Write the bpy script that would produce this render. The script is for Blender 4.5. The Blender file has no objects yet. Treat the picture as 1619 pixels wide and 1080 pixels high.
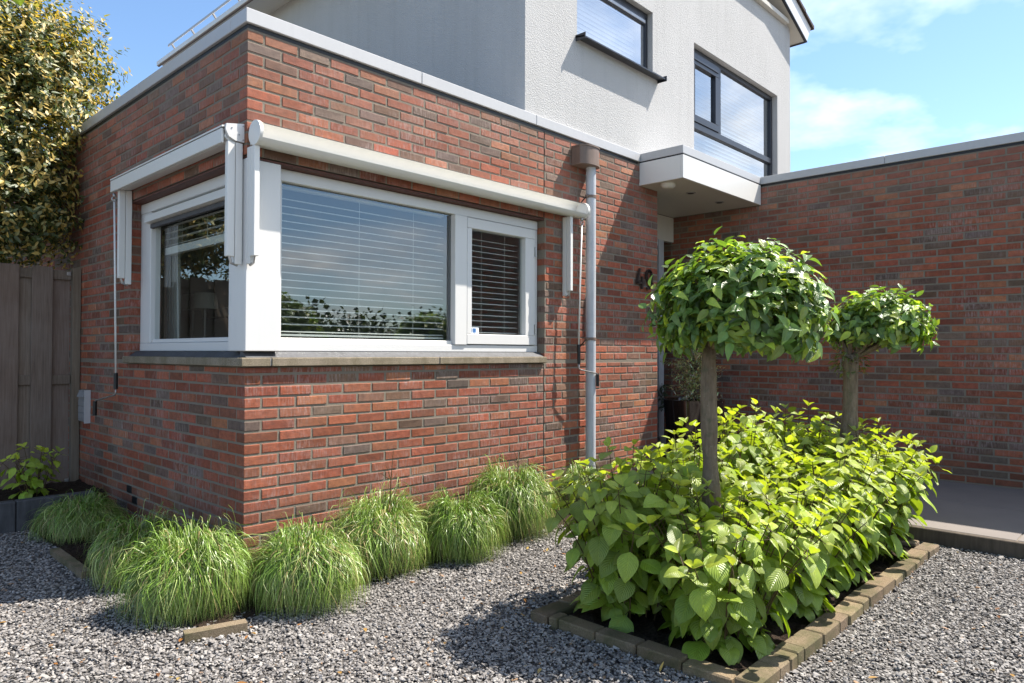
import bpy, bmesh, math, random
import numpy as np
from mathutils import Vector, Matrix

rng = random.Random(7)
npr = np.random.default_rng(11)
S = bpy.context.scene
COL = S.collection
GZ = -0.172            # level of the gravel
SUN = Vector((1.88, -1.0, 3.18)).normalized()

# ------------------------------------------------------------------ camera
F_PX, YAW, PITCH, ROLL = 1119.51, math.radians(46.6763), math.radians(0.90686), math.radians(0.15789)
CAM = Vector((-1.78463, -3.65875, 1.05299))
cy_, sy_, cp_, sp_ = math.cos(YAW), math.sin(YAW), math.cos(PITCH), math.sin(PITCH)
fwd = Vector((sy_*cp_, cy_*cp_, sp_)); rt = Vector((cy_, -sy_, 0)); up = rt.cross(fwd)
R_ = math.cos(ROLL)*rt + math.sin(ROLL)*up; U_ = -math.sin(ROLL)*rt + math.cos(ROLL)*up
cd = bpy.data.cameras.new("camera"); cam = bpy.data.objects.new("camera", cd); COL.objects.link(cam)
cd.sensor_width = 36; cd.lens = F_PX/1619*36; cd.clip_end = 600; cd.clip_start = .05
cam.matrix_world = Matrix(((R_.x, U_.x, -fwd.x, CAM.x), (R_.y, U_.y, -fwd.y, CAM.y), (R_.z, U_.z, -fwd.z, CAM.z), (0, 0, 0, 1)))
S.camera = cam
def project(P):
    d = Vector(P)-CAM; z = d.dot(fwd)
    if z < .1: return (-9999, -9999, z)
    return (809.5+F_PX*d.dot(R_)/z, 540-F_PX*d.dot(U_)/z, z)

# ------------------------------------------------------------------ world + sun
W = bpy.data.worlds.new("World"); S.world = W; W.use_nodes = True
nt = W.node_tree; nt.nodes.clear()
def N(t, typ, **kw):
    n = t.nodes.new(typ)
    for k, v in kw.items():
        if k.startswith('i_'):
            key = k[2:]
            key = int(key) if key.isdigit() else key.replace('_', ' ')
            n.inputs[key].default_value = v
        else: setattr(n, k, v)
    return n
def lk(t, a, b): t.links.new(a, b)
def math_(t, op, a, b=None, clamp=False):
    n = t.nodes.new('ShaderNodeMath'); n.operation = op; n.use_clamp = clamp
    for i, v in enumerate((a, b)):
        if v is None: continue
        if isinstance(v, (int, float)): n.inputs[i].default_value = v
        else: t.links.new(v, n.inputs[i])
    return n.outputs[0]
def ramp(t, fac, stops, interp='LINEAR'):
    n = t.nodes.new('ShaderNodeValToRGB'); n.color_ramp.interpolation = interp
    e = n.color_ramp.elements
    while len(e) < len(stops): e.new(.5)
    for el, (p, c) in zip(e, stops):
        el.position = p; el.color = (*c, 1) if len(c) == 3 else c
    if fac is not None: t.links.new(fac, n.inputs[0])
    return n.outputs[0]
def mix(t, fac, a, b, blend='MIX'):
    n = t.nodes.new('ShaderNodeMix'); n.data_type = 'RGBA'; n.blend_type = blend
    for i, v in ((0, fac), (6, a), (7, b)):
        if isinstance(v, (int, float)): n.inputs[i].default_value = v
        elif isinstance(v, (tuple, list)): n.inputs[i].default_value = (*v, 1) if len(v) == 3 else v
        else: t.links.new(v, n.inputs[i])
    return n.outputs[2]
def noise(t, vec, scale, detail=3, rough=.55, dim='3D'):
    n = t.nodes.new('ShaderNodeTexNoise'); n.inputs['Scale'].default_value = scale
    n.inputs['Detail'].default_value = detail; n.inputs['Roughness'].default_value = rough
    if vec is not None: t.links.new(vec, n.inputs['Vector'])
    return n.outputs['Fac']

sky = N(nt, 'ShaderNodeTexSky', sky_type='NISHITA', sun_disc=False)
sky.sun_elevation = math.asin(SUN.z); sky.sun_rotation = math.atan2(SUN.x, SUN.y)
sky.air_density = 1.0; sky.dust_density = .25; sky.ozone_density = 1.6; sky.altitude = 0
tc = N(nt, 'ShaderNodeTexCoord'); sep = N(nt, 'ShaderNodeSeparateXYZ'); lk(nt, tc.outputs['Generated'], sep.inputs[0])
zz = math_(nt, 'ADD', math_(nt, 'MAXIMUM', sep.outputs[2], 0.0), .22)
cmb = N(nt, 'ShaderNodeCombineXYZ')
lk(nt, math_(nt, 'DIVIDE', sep.outputs[0], zz), cmb.inputs[0]); lk(nt, math_(nt, 'DIVIDE', sep.outputs[1], zz), cmb.inputs[1])
mp = N(nt, 'ShaderNodeMapping'); lk(nt, cmb.outputs[0], mp.inputs[0]); mp.inputs['Location'].default_value = (2.37044, 4.80512, 8.46559)
cn = noise(nt, mp.outputs[0], .95, 7, .56)
# fair-weather clouds, denser towards the south
south = math_(nt, 'MULTIPLY', math_(nt, 'ADD', math_(nt, 'MULTIPLY', sep.outputs[0], .29), math_(nt, 'MULTIPLY', sep.outputs[1], -.957)), .075)
cm = math_(nt, 'ADD', cn, south)
mask = ramp(nt, cm, [(.50, (0, 0, 0)), (.60, (.40, .40, .40)), (.70, (1, 1, 1))])
shade = noise(nt, mp.outputs[0], 2.3, 5, .6)
ccol = ramp(nt, shade, [(.3, (2.6, 2.75, 3.0)), (.65, (7.0, 6.95, 6.8))])
skyc = mix(nt, 1.0, sky.outputs[0], (.58, .64, .68), 'MULTIPLY')
skyf = mix(nt, mask, skyc, ccol)
bg = N(nt, 'ShaderNodeBackground'); bg.inputs[1].default_value = .15
lk(nt, skyf, bg.inputs[0]); wo = N(nt, 'ShaderNodeOutputWorld'); lk(nt, bg.outputs[0], wo.inputs[0])

sl = bpy.data.lights.new("sun", 'SUN'); sl.energy = 4.8; sl.angle = math.radians(.53); sl.color = (1, .935, .845)
so = bpy.data.objects.new("sun", sl); COL.objects.link(so)
so.rotation_euler = SUN.to_track_quat('Z', 'Y').to_euler(); so.location = SUN*30
S.view_settings.view_transform = 'Standard'; S.view_settings.look = 'None'
S.view_settings.exposure = 1.27; S.view_settings.gamma = 1; S.view_settings.use_curve_mapping = False
S.render.engine = 'CYCLES'
S.render.resolution_x, S.render.resolution_y = 1024, 683

# ------------------------------------------------------------------ materials
MATS = {}
def newmat(name):
    m = bpy.data.materials.new(name); m.use_nodes = True; t = m.node_tree; t.nodes.clear()
    out = N(t, 'ShaderNodeOutputMaterial'); MATS[name] = m
    return m, t, out
def princ(t, out, col, rough=.6, spec=.4, bump=None, bstr=.3, bdist=.002, metal=0., coat=0.):
    p = N(t, 'ShaderNodeBsdfPrincipled')
    for nm, v in (('Base Color', col), ('Roughness', rough)):
        if isinstance(v, tuple): p.inputs[nm].default_value = (*v, 1)
        elif isinstance(v, (int, float)): p.inputs[nm].default_value = v
        else: lk(t, v, p.inputs[nm])
    p.inputs['Specular IOR Level'].default_value = spec; p.inputs['Metallic'].default_value = metal
    p.inputs['Coat Weight'].default_value = coat
    if bump is not None:
        b = N(t, 'ShaderNodeBump'); b.inputs['Strength'].default_value = bstr; b.inputs['Distance'].default_value = bdist
        lk(t, bump, b.inputs['Height']); lk(t, b.outputs[0], p.inputs['Normal'])
    if out is not None: lk(t, p.outputs[0], out.inputs[0])
    return p
def pos(t, scale=None):
    g = N(t, 'ShaderNodeNewGeometry')
    if scale is None: return g.outputs['Position']
    m = N(t, 'ShaderNodeMapping'); m.inputs['Scale'].default_value = scale; lk(t, g.outputs['Position'], m.inputs[0])
    return m.outputs[0]
def tint(t):
    a = N(t, 'ShaderNodeAttribute', attribute_name='bc'); o = N(t, 'ShaderNodeObjectInfo')
    return mix(t, 1.0, a.outputs['Color'], o.outputs['Color'], 'MULTIPLY')

def paint(name, col, rough=.45, spec=.4, dirt=.12, bumpy=.08, metal=0., coat=0., scale=9):
    m, t, o = newmat(name)
    n1 = noise(t, pos(t), scale, 5, .6); n2 = noise(t, pos(t, (3, 3, .35)), 14, 4, .6)
    f = math_(t, 'MULTIPLY', n1, n2)
    c = mix(t, ramp(t, f, [(.12, (1, 1, 1)), (.36, (0, 0, 0))]), col, tuple(x*(1-dirt*2) for x in col))
    r = math_(t, 'ADD', math_(t, 'MULTIPLY', n1, min(.2, dirt*1.2)), rough-min(.1, dirt*.6))
    princ(t, o, c, r, spec, noise(t, pos(t), 160, 2), bumpy, .001, metal, coat)
    return m

def make_brick():
    m, t, o = newmat('brick')
    base = tint(t); P = pos(t)
    n1 = noise(t, pos(t, (1, 1, 1)), 26, 6, .62)
    n2 = noise(t, P, 190, 4, .7)
    c = mix(t, ramp(t, n1, [(.28, (0, 0, 0)), (.72, (1, 1, 1))]), mix(t, 1.0, base, (.70, .66, .64), 'MULTIPLY'), mix(t, 1.0, base, (1.28, 1.22, 1.16), 'MULTIPLY'))
    c = mix(t, math_(t, 'MULTIPLY', ramp(t, n2, [(.55, (0, 0, 0)), (.75, (1, 1, 1))]), .45), c, (.045, .034, .03))
    # sooty streaks along the fired face
    n3 = noise(t, pos(t, (9, 9, 60)), 3.0, 4, .6)
    c = mix(t, math_(t, 'MULTIPLY', ramp(t, n3, [(.50, (0, 0, 0)), (.70, (1, 1, 1))]), .42), c, (.075, .055, .048))
    # lime bloom that runs down the faces in patches
    e1 = noise(t, pos(t, (1, 1, 1.4)), 1.9, 4, .6)
    e2 = noise(t, pos(t, (34, 34, 6)), 2.4, 5, .65)
    em = math_(t, 'MULTIPLY', ramp(t, e1, [(.44, (0, 0, 0)), (.62, (1, 1, 1))]), ramp(t, e2, [(.45, (0, 0, 0)), (.68, (1, 1, 1))]))
    c = mix(t, math_(t, 'MULTIPLY', em, .60), c, (.42, .33, .31))
    hz = noise(t, pos(t, (1.5, 1.5, 4)), 2.2, 4, .6)
    c = mix(t, math_(t, 'MULTIPLY', ramp(t, hz, [(.40, (0, 0, 0)), (.70, (1, 1, 1))]), .10), c, (.32, .22, .165))
    sz = N(t, 'ShaderNodeSeparateXYZ'); lk(t, P, sz.inputs[0])
    hi = ramp(t, math_(t, 'ADD', math_(t, 'MULTIPLY', sz.outputs[2], .3333), math_(t, 'MULTIPLY', math_(t, 'SUBTRACT', hz, .5), .5)), [(.66, (0, 0, 0)), (.95, (1, 1, 1))])
    c = mix(t, math_(t, 'MULTIPLY', hi, .22), c, (.30, .225, .185))
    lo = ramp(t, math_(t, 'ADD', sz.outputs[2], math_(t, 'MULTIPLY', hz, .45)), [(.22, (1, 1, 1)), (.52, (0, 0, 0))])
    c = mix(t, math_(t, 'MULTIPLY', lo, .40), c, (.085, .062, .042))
    b = math_(t, 'ADD', math_(t, 'MULTIPLY', n2, .6), n1)
    princ(t, o, c, .82, .25, b, .7, .004)
make_brick()

def make_mortar():
    m, t, o = newmat('mortar')
    n1 = noise(t, pos(t), 7, 5, .65); n2 = noise(t, pos(t), 260, 3, .7)
    c = mix(t, n1, (.135, .112, .085), (.255, .22, .175))
    c = mix(t, math_(t, 'MULTIPLY', n2, .5), c, (.28, .245, .20))
    princ(t, o, c, .95, .15, n2, .9, .004)
make_mortar()

def make_render():
    m, t, o = newmat('white_render')
    n2 = noise(t, pos(t), 105, 3, .75); n1 = noise(t, pos(t, (1, 1, .45)), 1.7, 5, .6)
    v = N(t, 'ShaderNodeTexVoronoi'); v.inputs['Scale'].default_value = 95; lk(t, pos(t), v.inputs['Vector'])
    c = mix(t, n1, (.41, .405, .398), (.50, .495, .49))
    c = mix(t, math_(t, 'MULTIPLY', ramp(t, n2, [(.56, (0, 0, 0)), (.72, (1, 1, 1))]), .35), c, (.33, .32, .30))
    st = noise(t, pos(t, (7, 7, .5)), 1.6, 5, .65)
    c = mix(t, math_(t, 'MULTIPLY', ramp(t, st, [(.50, (0, 0, 0)), (.72, (1, 1, 1))]), .16), c, (.27, .262, .245))
    b = math_(t, 'ADD', n2, math_(t, 'MULTIPLY', v.outputs['Distance'], .6))
    princ(t, o, c, .93, .2, b, .7, .006)
make_render()

paint('white_paint', (.66, .65, .63), .36, .45, .01, .02)
paint('cream_paint', (.69, .68, .645), .34, .45, .012, .012)
paint('cream_panel', (.56, .53, .47), .5, .35, .02, .03)
paint('coping_metal', (.46, .46, .465), .40, .5, .025, .03, scale=3)
paint('dark_frame', (.022, .024, .032), .32, .5, .05, .03)
paint('pipe_grey', (.47, .485, .51), .40, .45, .08, .04)
paint('brown_plastic', (.19, .135, .105), .5, .4, .12, .06)
paint('black_plastic', (.012, .012, .013), .45, .4, .05, .05)
paint('steel', (.45, .44, .43), .35, .5, .12, .04, metal=.7)
paint('bronze', (.045, .032, .026), .45, .5, .1, .05)
paint('red_lead', (.12, .045, .032), .6, .35, .2, .1)
paint('grey_stone', (.30, .295, .29), .7, .3, .1, .15)
paint('plaster', (.36, .36, .35), .9, .2, .02, .05)
paint('floor_wood', (.11, .07, .045), .5, .3, .1, .1)
paint('lamp_shade', (.86, .87, .83), .8, .2, .02, .02)
paint('curtain', (.42, .44, .40), .9, .1, .05, .1)
paint('slat_white', (.72, .72, .69), .45, .4, .02, .02)
paint('slat_blue', (.50, .55, .60), .5, .4, .02, .02)
paint('lead_grey', (.08, .082, .09), .55, .35, .25, .2)
paint('roof_tile', (.060, .042, .036), .7, .3, .2, .25)
paint('dark_inside', (.03, .027, .025), .9, .1, .1, .05)
paint('pot_glaze', (.030, .017, .013), .12, .6, .1, .02, coat=.6)
paint('sticker_white', (.68, .72, .75), .4, .4, .02, .0)
paint('sticker_blue', (.04, .14, .35), .4, .4, .02, .0)
paint('stalk', (.09, .06, .025), .7, .3, .2, .1)
paint('box_grey', (.30, .30, .31), .45, .4, .15, .08)
paint('screen_fabric', (.10, .10, .105), .8, .2, .1, .05)

def make_sillstone():
    m, t, o = newmat('sill_stone')
    n2 = noise(t, pos(t), 330, 3, .75); n1 = noise(t, pos(t, (2, 2, 1)), 5, 5, .6)
    c = mix(t, ramp(t, n2, [(.38, (0, 0, 0)), (.64, (1, 1, 1))]), (.11, .085, .055), (.40, .34, .26))
    c = mix(t, math_(t, 'MULTIPLY', ramp(t, n1, [(.4, (0, 0, 0)), (.65, (1, 1, 1))]), .6), c, (.12, .10, .055))
    princ(t, o, c, .85, .2, n2, .6, .003)
make_sillstone()

def make_edging():
    m, t, o = newmat('edging_brick')
    n2 = noise(t, pos(t), 210, 3, .75); n1 = noise(t, pos(t), 6, 5, .62)
    c = mix(t, ramp(t, n2, [(.3, (0, 0, 0)), (.7, (1, 1, 1))]), (.115, .083, .052), (.28, .22, .15))
    c = mix(t, math_(t, 'MULTIPLY', ramp(t, n1, [(.45, (0, 0, 0)), (.62, (1, 1, 1))]), .75), c, (.085, .085, .04))
    c = mix(t, 1.0, c, tint(t), 'MULTIPLY')
    princ(t, o, c, .9, .2, n2, .8, .004)
make_edging()

def make_paving():
    m, t, o = newmat('paving')
    n2 = noise(t, pos(t), 240, 3, .75); n1 = noise(t, pos(t), 2.4, 5, .6)
    c = mix(t, n1, (.125, .108, .098), (.21, .182, .162))
    c = mix(t, math_(t, 'MULTIPLY', n2, .3), c, (.20, .185, .175))
    princ(t, o, c, .8, .3, n2, .4, .002)
make_paving()

paint('kerb_stone', (.105, .085, .066), .85, .2, .25, .3, scale=5)
def make_soil():
    m, t, o = newmat('soil')
    n2 = noise(t, pos(t), 70, 5, .75); n1 = noise(t, pos(t), 9, 4, .6)
    c = mix(t, ramp(t, n2, [(.35, (0, 0, 0)), (.7, (1, 1, 1))]), (.012, .009, .007), (.075, .05, .034))
    princ(t, o, c, .95, .15, math_(t, 'ADD', n2, n1), 1., .02)
make_soil()

def make_under():
    m, t, o = newmat('grit')
    n2 = noise(t, pos(t), 120, 5, .75)
    c = mix(t, ramp(t, n2, [(.35, (0, 0, 0)), (.7, (1, 1, 1))]), (.06, .055, .052), (.24, .223, .21))
    princ(t, o, c, .95, .15, n2, 1., .012)
make_under()

def make_gravel():
    m, t, o = newmat('gravel')
    a = N(t, 'ShaderNodeAttribute', attribute_name='gc', attribute_type='INSTANCER')
    c = ramp(t, a.outputs['Fac'], [(0., (.06, .055, .052)), (.25, (.135, .125, .117)), (.48, (.235, .218, .203)), (.72, (.33, .307, .284)), (.93, (.44, .415, .38)), (.965, (.26, .15, .08)), (1., (.32, .22, .13))])
    n1 = noise(t, pos(t), 320, 3, .65)
    c = mix(t, math_(t, 'MULTIPLY', n1, .55), c, mix(t, 1., c, (.55, .55, .57), 'MULTIPLY'))
    princ(t, o, c, .72, .35, n1, .35, .0015)
make_gravel()

def make_wood():
    m, t, o = newmat('grey_wood')
    n1 = noise(t, pos(t, (28, 28, 1.2)), 3.2, 6, .65); n2 = noise(t, pos(t, (90, 90, 3)), 3, 3, .6); n3 = noise(t, pos(t), 2.1, 4, .6)
    c = mix(t, ramp(t, n1, [(.3, (0, 0, 0)), (.7, (1, 1, 1))]), (.125, .094, .073), (.225, .178, .144))
    c = mix(t, math_(t, 'MULTIPLY', ramp(t, n3, [(.45, (0, 0, 0)), (.7, (1, 1, 1))]), .5), c, (.235, .20, .175))
    c = mix(t, 1.0, c, tint(t), 'MULTIPLY')
    princ(t, o, c, .85, .2, math_(t, 'ADD', n1, n2), .5, .003)
make_wood()

def make_bark():
    m, t, o = newmat('bark')
    n1 = noise(t, pos(t, (6, 6, 1)), 7, 6, .7); n2 = noise(t, pos(t), 60, 5, .75); n3 = noise(t, pos(t), 24, 3, .6)
    c = mix(t, ramp(t, n1, [(.3, (0, 0, 0)), (.7, (1, 1, 1))]), (.095, .068, .045), (.28, .21, .145))
    c = mix(t, ramp(t, n2, [(.60, (0, 0, 0)), (.72, (1, 1, 1))]), c, (.30, .29, .22))
    c = mix(t, math_(t, 'MULTIPLY', ramp(t, n3, [(.55, (0, 0, 0)), (.7, (1, 1, 1))]), .6), c, (.10, .105, .06))
    princ(t, o, c, .92, .2, math_(t, 'ADD', n1, n2), .9, .008)
make_bark()

def make_leaf(name, rough, spec, trans, veins, back=(1.25, 1.2, 1.1), vstr=.5):
    """leaf blade: glossy upper face, light shining through; side veins as relief from the blade's own UVs"""
    m, t, o = newmat(name)
    c = tint(t)
    nz = noise(t, pos(t), 60, 3, .6)
    c = mix(t, nz, mix(t, 1., c, (.72, .76, .7), 'MULTIPLY'), mix(t, 1., c, (1.25, 1.2, 1.2), 'MULTIPLY'))
    uv = N(t, 'ShaderNodeUVMap'); s = N(t, 'ShaderNodeSeparateXYZ'); lk(t, uv.outputs[0], s.inputs[0])
    au = math_(t, 'ABSOLUTE', math_(t, 'SUBTRACT', s.outputs[0], .5))
    w = math_(t, 'SINE', math_(t, 'MULTIPLY', math_(t, 'SUBTRACT', s.outputs[1], math_(t, 'MULTIPLY', au, .75)), veins*6.283))
    mid = math_(t, 'SUBTRACT', 1., math_(t, 'MULTIPLY', au, 22), True)
    h = math_(t, 'SUBTRACT', math_(t, 'ABSOLUTE', w), mid)
    vein = math_(t, 'MAXIMUM', mid, math_(t, 'SUBTRACT', 1., math_(t, 'MULTIPLY', math_(t, 'ABSOLUTE', w), 5.), True))
    c = mix(t, math_(t, 'MULTIPLY', vein, .35), c, mix(t, 1., c, (1.7, 1.5, 1.6), 'MULTIPLY'))
    blem = noise(t, pos(t), 17, 5, .7)
    c = mix(t, math_(t, 'MULTIPLY', ramp(t, blem, [(.60, (0, 0, 0)), (.74, (1, 1, 1))]), .45), c, mix(t, 1., c, (1.45, .95, .6), 'MULTIPLY'))
    g = N(t, 'ShaderNodeNewGeometry')
    c = mix(t, g.outputs['Backfacing'], c, mix(t, 1., c, back, 'MULTIPLY'))
    p = princ(t, None, c, rough, spec, h, vstr, .004)
    tr = N(t, 'ShaderNodeBsdfTranslucent'); lk(t, mix(t, 1., c, (1.5, 1.6, .55), 'MULTIPLY'), tr.inputs[0])
    ms = N(t, 'ShaderNodeMixShader'); ms.inputs[0].default_value = trans
    lk(t, p.outputs[0], ms.inputs[1]); lk(t, tr.outputs[0], ms.inputs[2]); lk(t, ms.outputs[0], o.inputs[0])
make_leaf('hydrangea_leaf', .40, .62, .27, 5.0, vstr=.5)
make_leaf('glossy_leaf', .30, .6, .22, 6.0, (1.5, 1.45, 1.35), .35)
make_leaf('gold_leaf', .38, .5, .25, 4.0, (1.35, 1.25, 1.1), .2)
make_leaf('grass_blade', .38, .45, .13, 1.0, (1.1, 1.1, 1.1), .05)

def make_glass(name, f0, tintc):
    """double glazing: Schlick reflection over a clear, slightly tinted pane"""
    m, t, o = newmat(name)
    g = N(t, 'ShaderNodeNewGeometry'); d = N(t, 'ShaderNodeVectorMath', operation='DOT_PRODUCT')
    lk(t, g.outputs['Normal'], d.inputs[0]); lk(t, g.outputs['Incoming'], d.inputs[1])
    q = math_(t, 'POWER', math_(t, 'SUBTRACT', 1., math_(t, 'ABSOLUTE', d.outputs['Value'])), 5.)
    k = math_(t, 'ADD', math_(t, 'MULTIPLY', q, 1-f0), f0, True)
    tr = N(t, 'ShaderNodeBsdfTransparent'); tr.inputs[0].default_value = (*tintc, 1)
    gl = N(t, 'ShaderNodeBsdfGlossy'); gl.inputs['Roughness'].default_value = .0; gl.inputs[0].default_value = (.96, .98, 1, 1)
    ms = N(t, 'ShaderNodeMixShader'); lk(t, k, ms.inputs[0]); lk(t, tr.outputs[0], ms.inputs[1]); lk(t, gl.outputs[0], ms.inputs[2])
    lk(t, ms.outputs[0], o.inputs[0])
make_glass('glass', .14, (.84, .88, .86))
make_glass('clear_glass', .50, (.93, .94, .95))
make_glass('coated_glass', .42, (.62, .68, .70))

# ------------------------------------------------------------------ mesh helpers
def grp(o, label=None, cat=None, group=None, kind=None):
    if label: o['label'] = label
    if cat: o['category'] = cat
    if group: o['group'] = group
    if kind: o['kind'] = kind
    return o
def empty(name, loc, label, cat, group=None):
    o = bpy.data.objects.new(name, None); COL.objects.link(o); o.location = loc
    o.empty_display_size = .1; WLOC[o.name] = Vector(loc)
    return grp(o, label, cat, group)
WLOC = {}
def place(o, loc, parent):
    """o has its vertices relative to world point loc"""
    COL.objects.link(o); WLOC[o.name] = Vector(loc)
    if parent is not None:
        o.parent = parent; o.location = Vector(loc)-WLOC[parent.name]
    else: o.location = loc
    return o
class MB:
    def __init__(s): s.v = []; s.f = []; s.uv = []; s.c = []
    def add(s, vs, fs, col=(1, 1, 1)):
        b = len(s.v); s.v += [tuple(v) for v in vs]; s.f += [tuple(i+b for i in f) for f in fs]; s.c += [col]*len(vs)
    def box(s, x0, x1, y0, y1, z0, z1, col=(1, 1, 1), ch=0.):
        if x0 > x1: x0, x1 = x1, x0
        if y0 > y1: y0, y1 = y1, y0
        if z0 > z1: z0, z1 = z1, z0
        if ch <= 0:
            s.add([(x0, y0, z0), (x1, y0, z0), (x1, y1, z0), (x0, y1, z0), (x0, y0, z1), (x1, y0, z1), (x1, y1, z1), (x0, y1, z1)],
                  [(0, 3, 2, 1), (4, 5, 6, 7), (0, 1, 5, 4), (1, 2, 6, 5), (2, 3, 7, 6), (3, 0, 4, 7)], col); return
        bm = bmesh.new(); bmesh.ops.create_cube(bm, size=1)
        for v in bm.verts: v.co = ((x0+x1)/2+v.co.x*(x1-x0), (y0+y1)/2+v.co.y*(y1-y0), (z0+z1)/2+v.co.z*(z1-z0))
        bmesh.ops.bevel(bm, geom=bm.edges[:], offset=min(ch, (x1-x0)*.45, (y1-y0)*.45, (z1-z0)*.45), segments=1, affect='EDGES')
        bm.verts.index_update(); s.add([v.co[:] for v in bm.verts], [[v.index for v in f.verts] for f in bm.faces], col); bm.free()
    def prism(s, poly, axis, a0, a1, col=(1, 1, 1)):
        """poly in the two other axes (cyclic order), extruded along axis"""
        n = len(poly); vs = []
        for a in (a0, a1):
            for p in poly:
                vs.append({0: (a, p[0], p[1]), 1: (p[0], a, p[1]), 2: (p[0], p[1], a)}[axis])
        fs = [tuple(range(n)), tuple(range(2*n-1, n-1, -1))] + [(i, i+n, (i+1) % n+n, (i+1) % n) for i in range(n)]
        s.add(vs, fs, col)
    def tube(s, pts, r, n=8, col=(1, 1, 1), cap=True):
        pts = [Vector(p) for p in pts]; rs = r if isinstance(r, (list, tuple)) else [r]*len(pts)
        b = len(s.v); a = None
        for i, p in enumerate(pts):
            d = (pts[min(i+1, len(pts)-1)]-pts[max(i-1, 0)]).normalized()
            if a is None: a = d.orthogonal().normalized()
            else: a = (a-d*a.dot(d)).normalized()
            e = d.cross(a)
            for k in range(n):
                th = 2*math.pi*k/n; s.v.append(tuple(p+(a*math.cos(th)+e*math.sin(th))*rs[i])); s.c.append(col)
        for i in range(len(pts)-1):
            for k in range(n):
                s.f.append((b+i*n+k, b+i*n+(k+1) % n, b+(i+1)*n+(k+1) % n, b+(i+1)*n+k))
        if cap:
            s.f.append(tuple(b+k for k in reversed(range(n)))); s.f.append(tuple(b+(len(pts)-1)*n+k for k in range(n)))
    def lathe(s, c, prof, n=24, col=(1, 1, 1)):
        b = len(s.v)
        for r, z in prof:
            for k in range(n):
                th = 2*math.pi*k/n; s.v.append((c[0]+r*math.cos(th), c[1]+r*math.sin(th), c[2]+z)); s.c.append(col)
        for i in range(len(prof)-1):
            for k in range(n):
                s.f.append((b+i*n+k, b+i*n+(k+1) % n, b+(i+1)*n+(k+1) % n, b+(i+1)*n+k))
        s.f.append(tuple(b+k for k in reversed(range(n)))); s.f.append(tuple(b+(len(prof)-1)*n+k for k in range(n)))
    def mesh(s, name, loc=(0, 0, 0), mat=None, smooth=False, recalc=True):
        me = bpy.data.meshes.new(name); L = Vector(loc)
        me.from_pydata([(v[0]-L.x, v[1]-L.y, v[2]-L.z) for v in s.v], [], s.f)
        if recalc:
            bm = bmesh.new(); bm.from_mesh(me); bmesh.ops.recalc_face_normals(bm, faces=bm.faces[:]); bm.to_mesh(me); bm.free()
        at = me.attributes.new('bc', 'FLOAT_COLOR', 'POINT')
        at.data.foreach_set('color', np.array([(*c, 1) for c in s.c], dtype=np.float32).ravel())
        if mat: me.materials.append(MATS[mat])
        if smooth: me.polygons.foreach_set('use_smooth', [True]*len(me.polygons))
        return me
    def build(s, name, mat, parent=None, loc=None, smooth=False, label=None, cat=None, group=None, kind=None, auto=False):
        if loc is None: loc = WLOC[parent.name] if parent is not None else s.v[0]
        me = s.mesh(name, loc, mat, smooth)
        o = bpy.data.objects.new(name, me); place(o, loc, parent)
        if auto:
            me.polygons.foreach_set('use_smooth', [True]*len(me.polygons))
            sharp = me.attributes.new('sharp_edge', 'BOOLEAN', 'EDGE')
            bm = bmesh.new(); bm.from_mesh(me); bm.edges.ensure_lookup_table()
            sharp.data.foreach_set('value', [(len(e.link_faces) != 2 or e.calc_face_angle(0) > .6) for e in bm.edges]); bm.free()
        return grp(o, label, cat, group, kind)
def B(name, mat, parent, *boxes, ch=0.002, **kw):
    m = MB()
    for b in boxes: m.box(*b, ch=ch)
    return m.build(name, mat, parent, **kw)
def obj_from(me, name, loc, parent, color=None, rot=None, scale=None):
    o = bpy.data.objects.new(name, me); place(o, loc, parent)
    if color: o.color = (*color, 1)
    if rot is not None: o.rotation_euler = rot
    if scale is not None: o.scale = scale
    return o

# ------------------------------------------------------------------ brickwork
CH, BH, BL, BM, HL, JT = .0625, .0500, .1945, .2075, .0908, .013
BRK = [(.272, .080, .044), (.297, .093, .050), (.240, .070, .040), (.325, .126, .065), (.224, .081, .048), (.272, .092, .053),
       (.252, .077, .044), (.172, .096, .063), (.125, .078, .056), (.130, .096, .082), (.152, .105, .084), (.302, .085, .046)]
WTS = [13, 12, 12, 9, 10, 10, 10, 7, 6, 4, 4, 8]
def brick_col():
    c = rng.choices(BRK, WTS)[0]; k = rng.uniform(.72, 1.22)
    return tuple(min(1, x*k*rng.uniform(.95, 1.05)) for x in c)
def brick_mesh(l, h, d, seed, corner=False):
    """brick with slightly uneven arrises; local x along the course, y into the wall (face at y=0), z up"""
    r = random.Random(seed); m = MB(); c = .0028
    j = lambda a=.0011: r.uniform(-a, a)
    front = [(-l/2+c+j(), j(.0012), -h/2+c+j()), (l/2-c+j(), j(.0012), -h/2+c+j()), (l/2-c+j(), j(.0012), h/2-c+j()), (-l/2+c+j(), j(.0012), h/2-c+j())]
    mid = [(-l/2+j(), c+.001, -h/2+j()), (l/2+j(), c+.001, -h/2+j()), (l/2+j(), c+.001, h/2+j()), (-l/2+j(), c+.001, h/2+j())]
    back = [(-l/2, d, -h/2), (l/2, d, -h/2), (l/2, d, h/2), (-l/2, d, h/2)]
    fs = [(0, 1, 2, 3)] + [(4+i, 4+(i+1) % 4, (i+1) % 4, i) for i in range(4)] + [(8+i, 8+(i+1) % 4, 4+(i+1) % 4, 4+i) for i in range(4)]
    m.add(front+mid+back, fs); return m
VARN = 10
STR = [brick_mesh(BL, BH, .085, k) for k in range(VARN)]; HDR = [brick_mesh(HL, BH, .085, 50+k) for k in range(VARN)]
STRM = [m.mesh('brick', (0, 0, 0), 'brick') for m in STR]; HDRM = [m.mesh('brick', (0, 0, 0), 'brick') for m in HDR]
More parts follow.
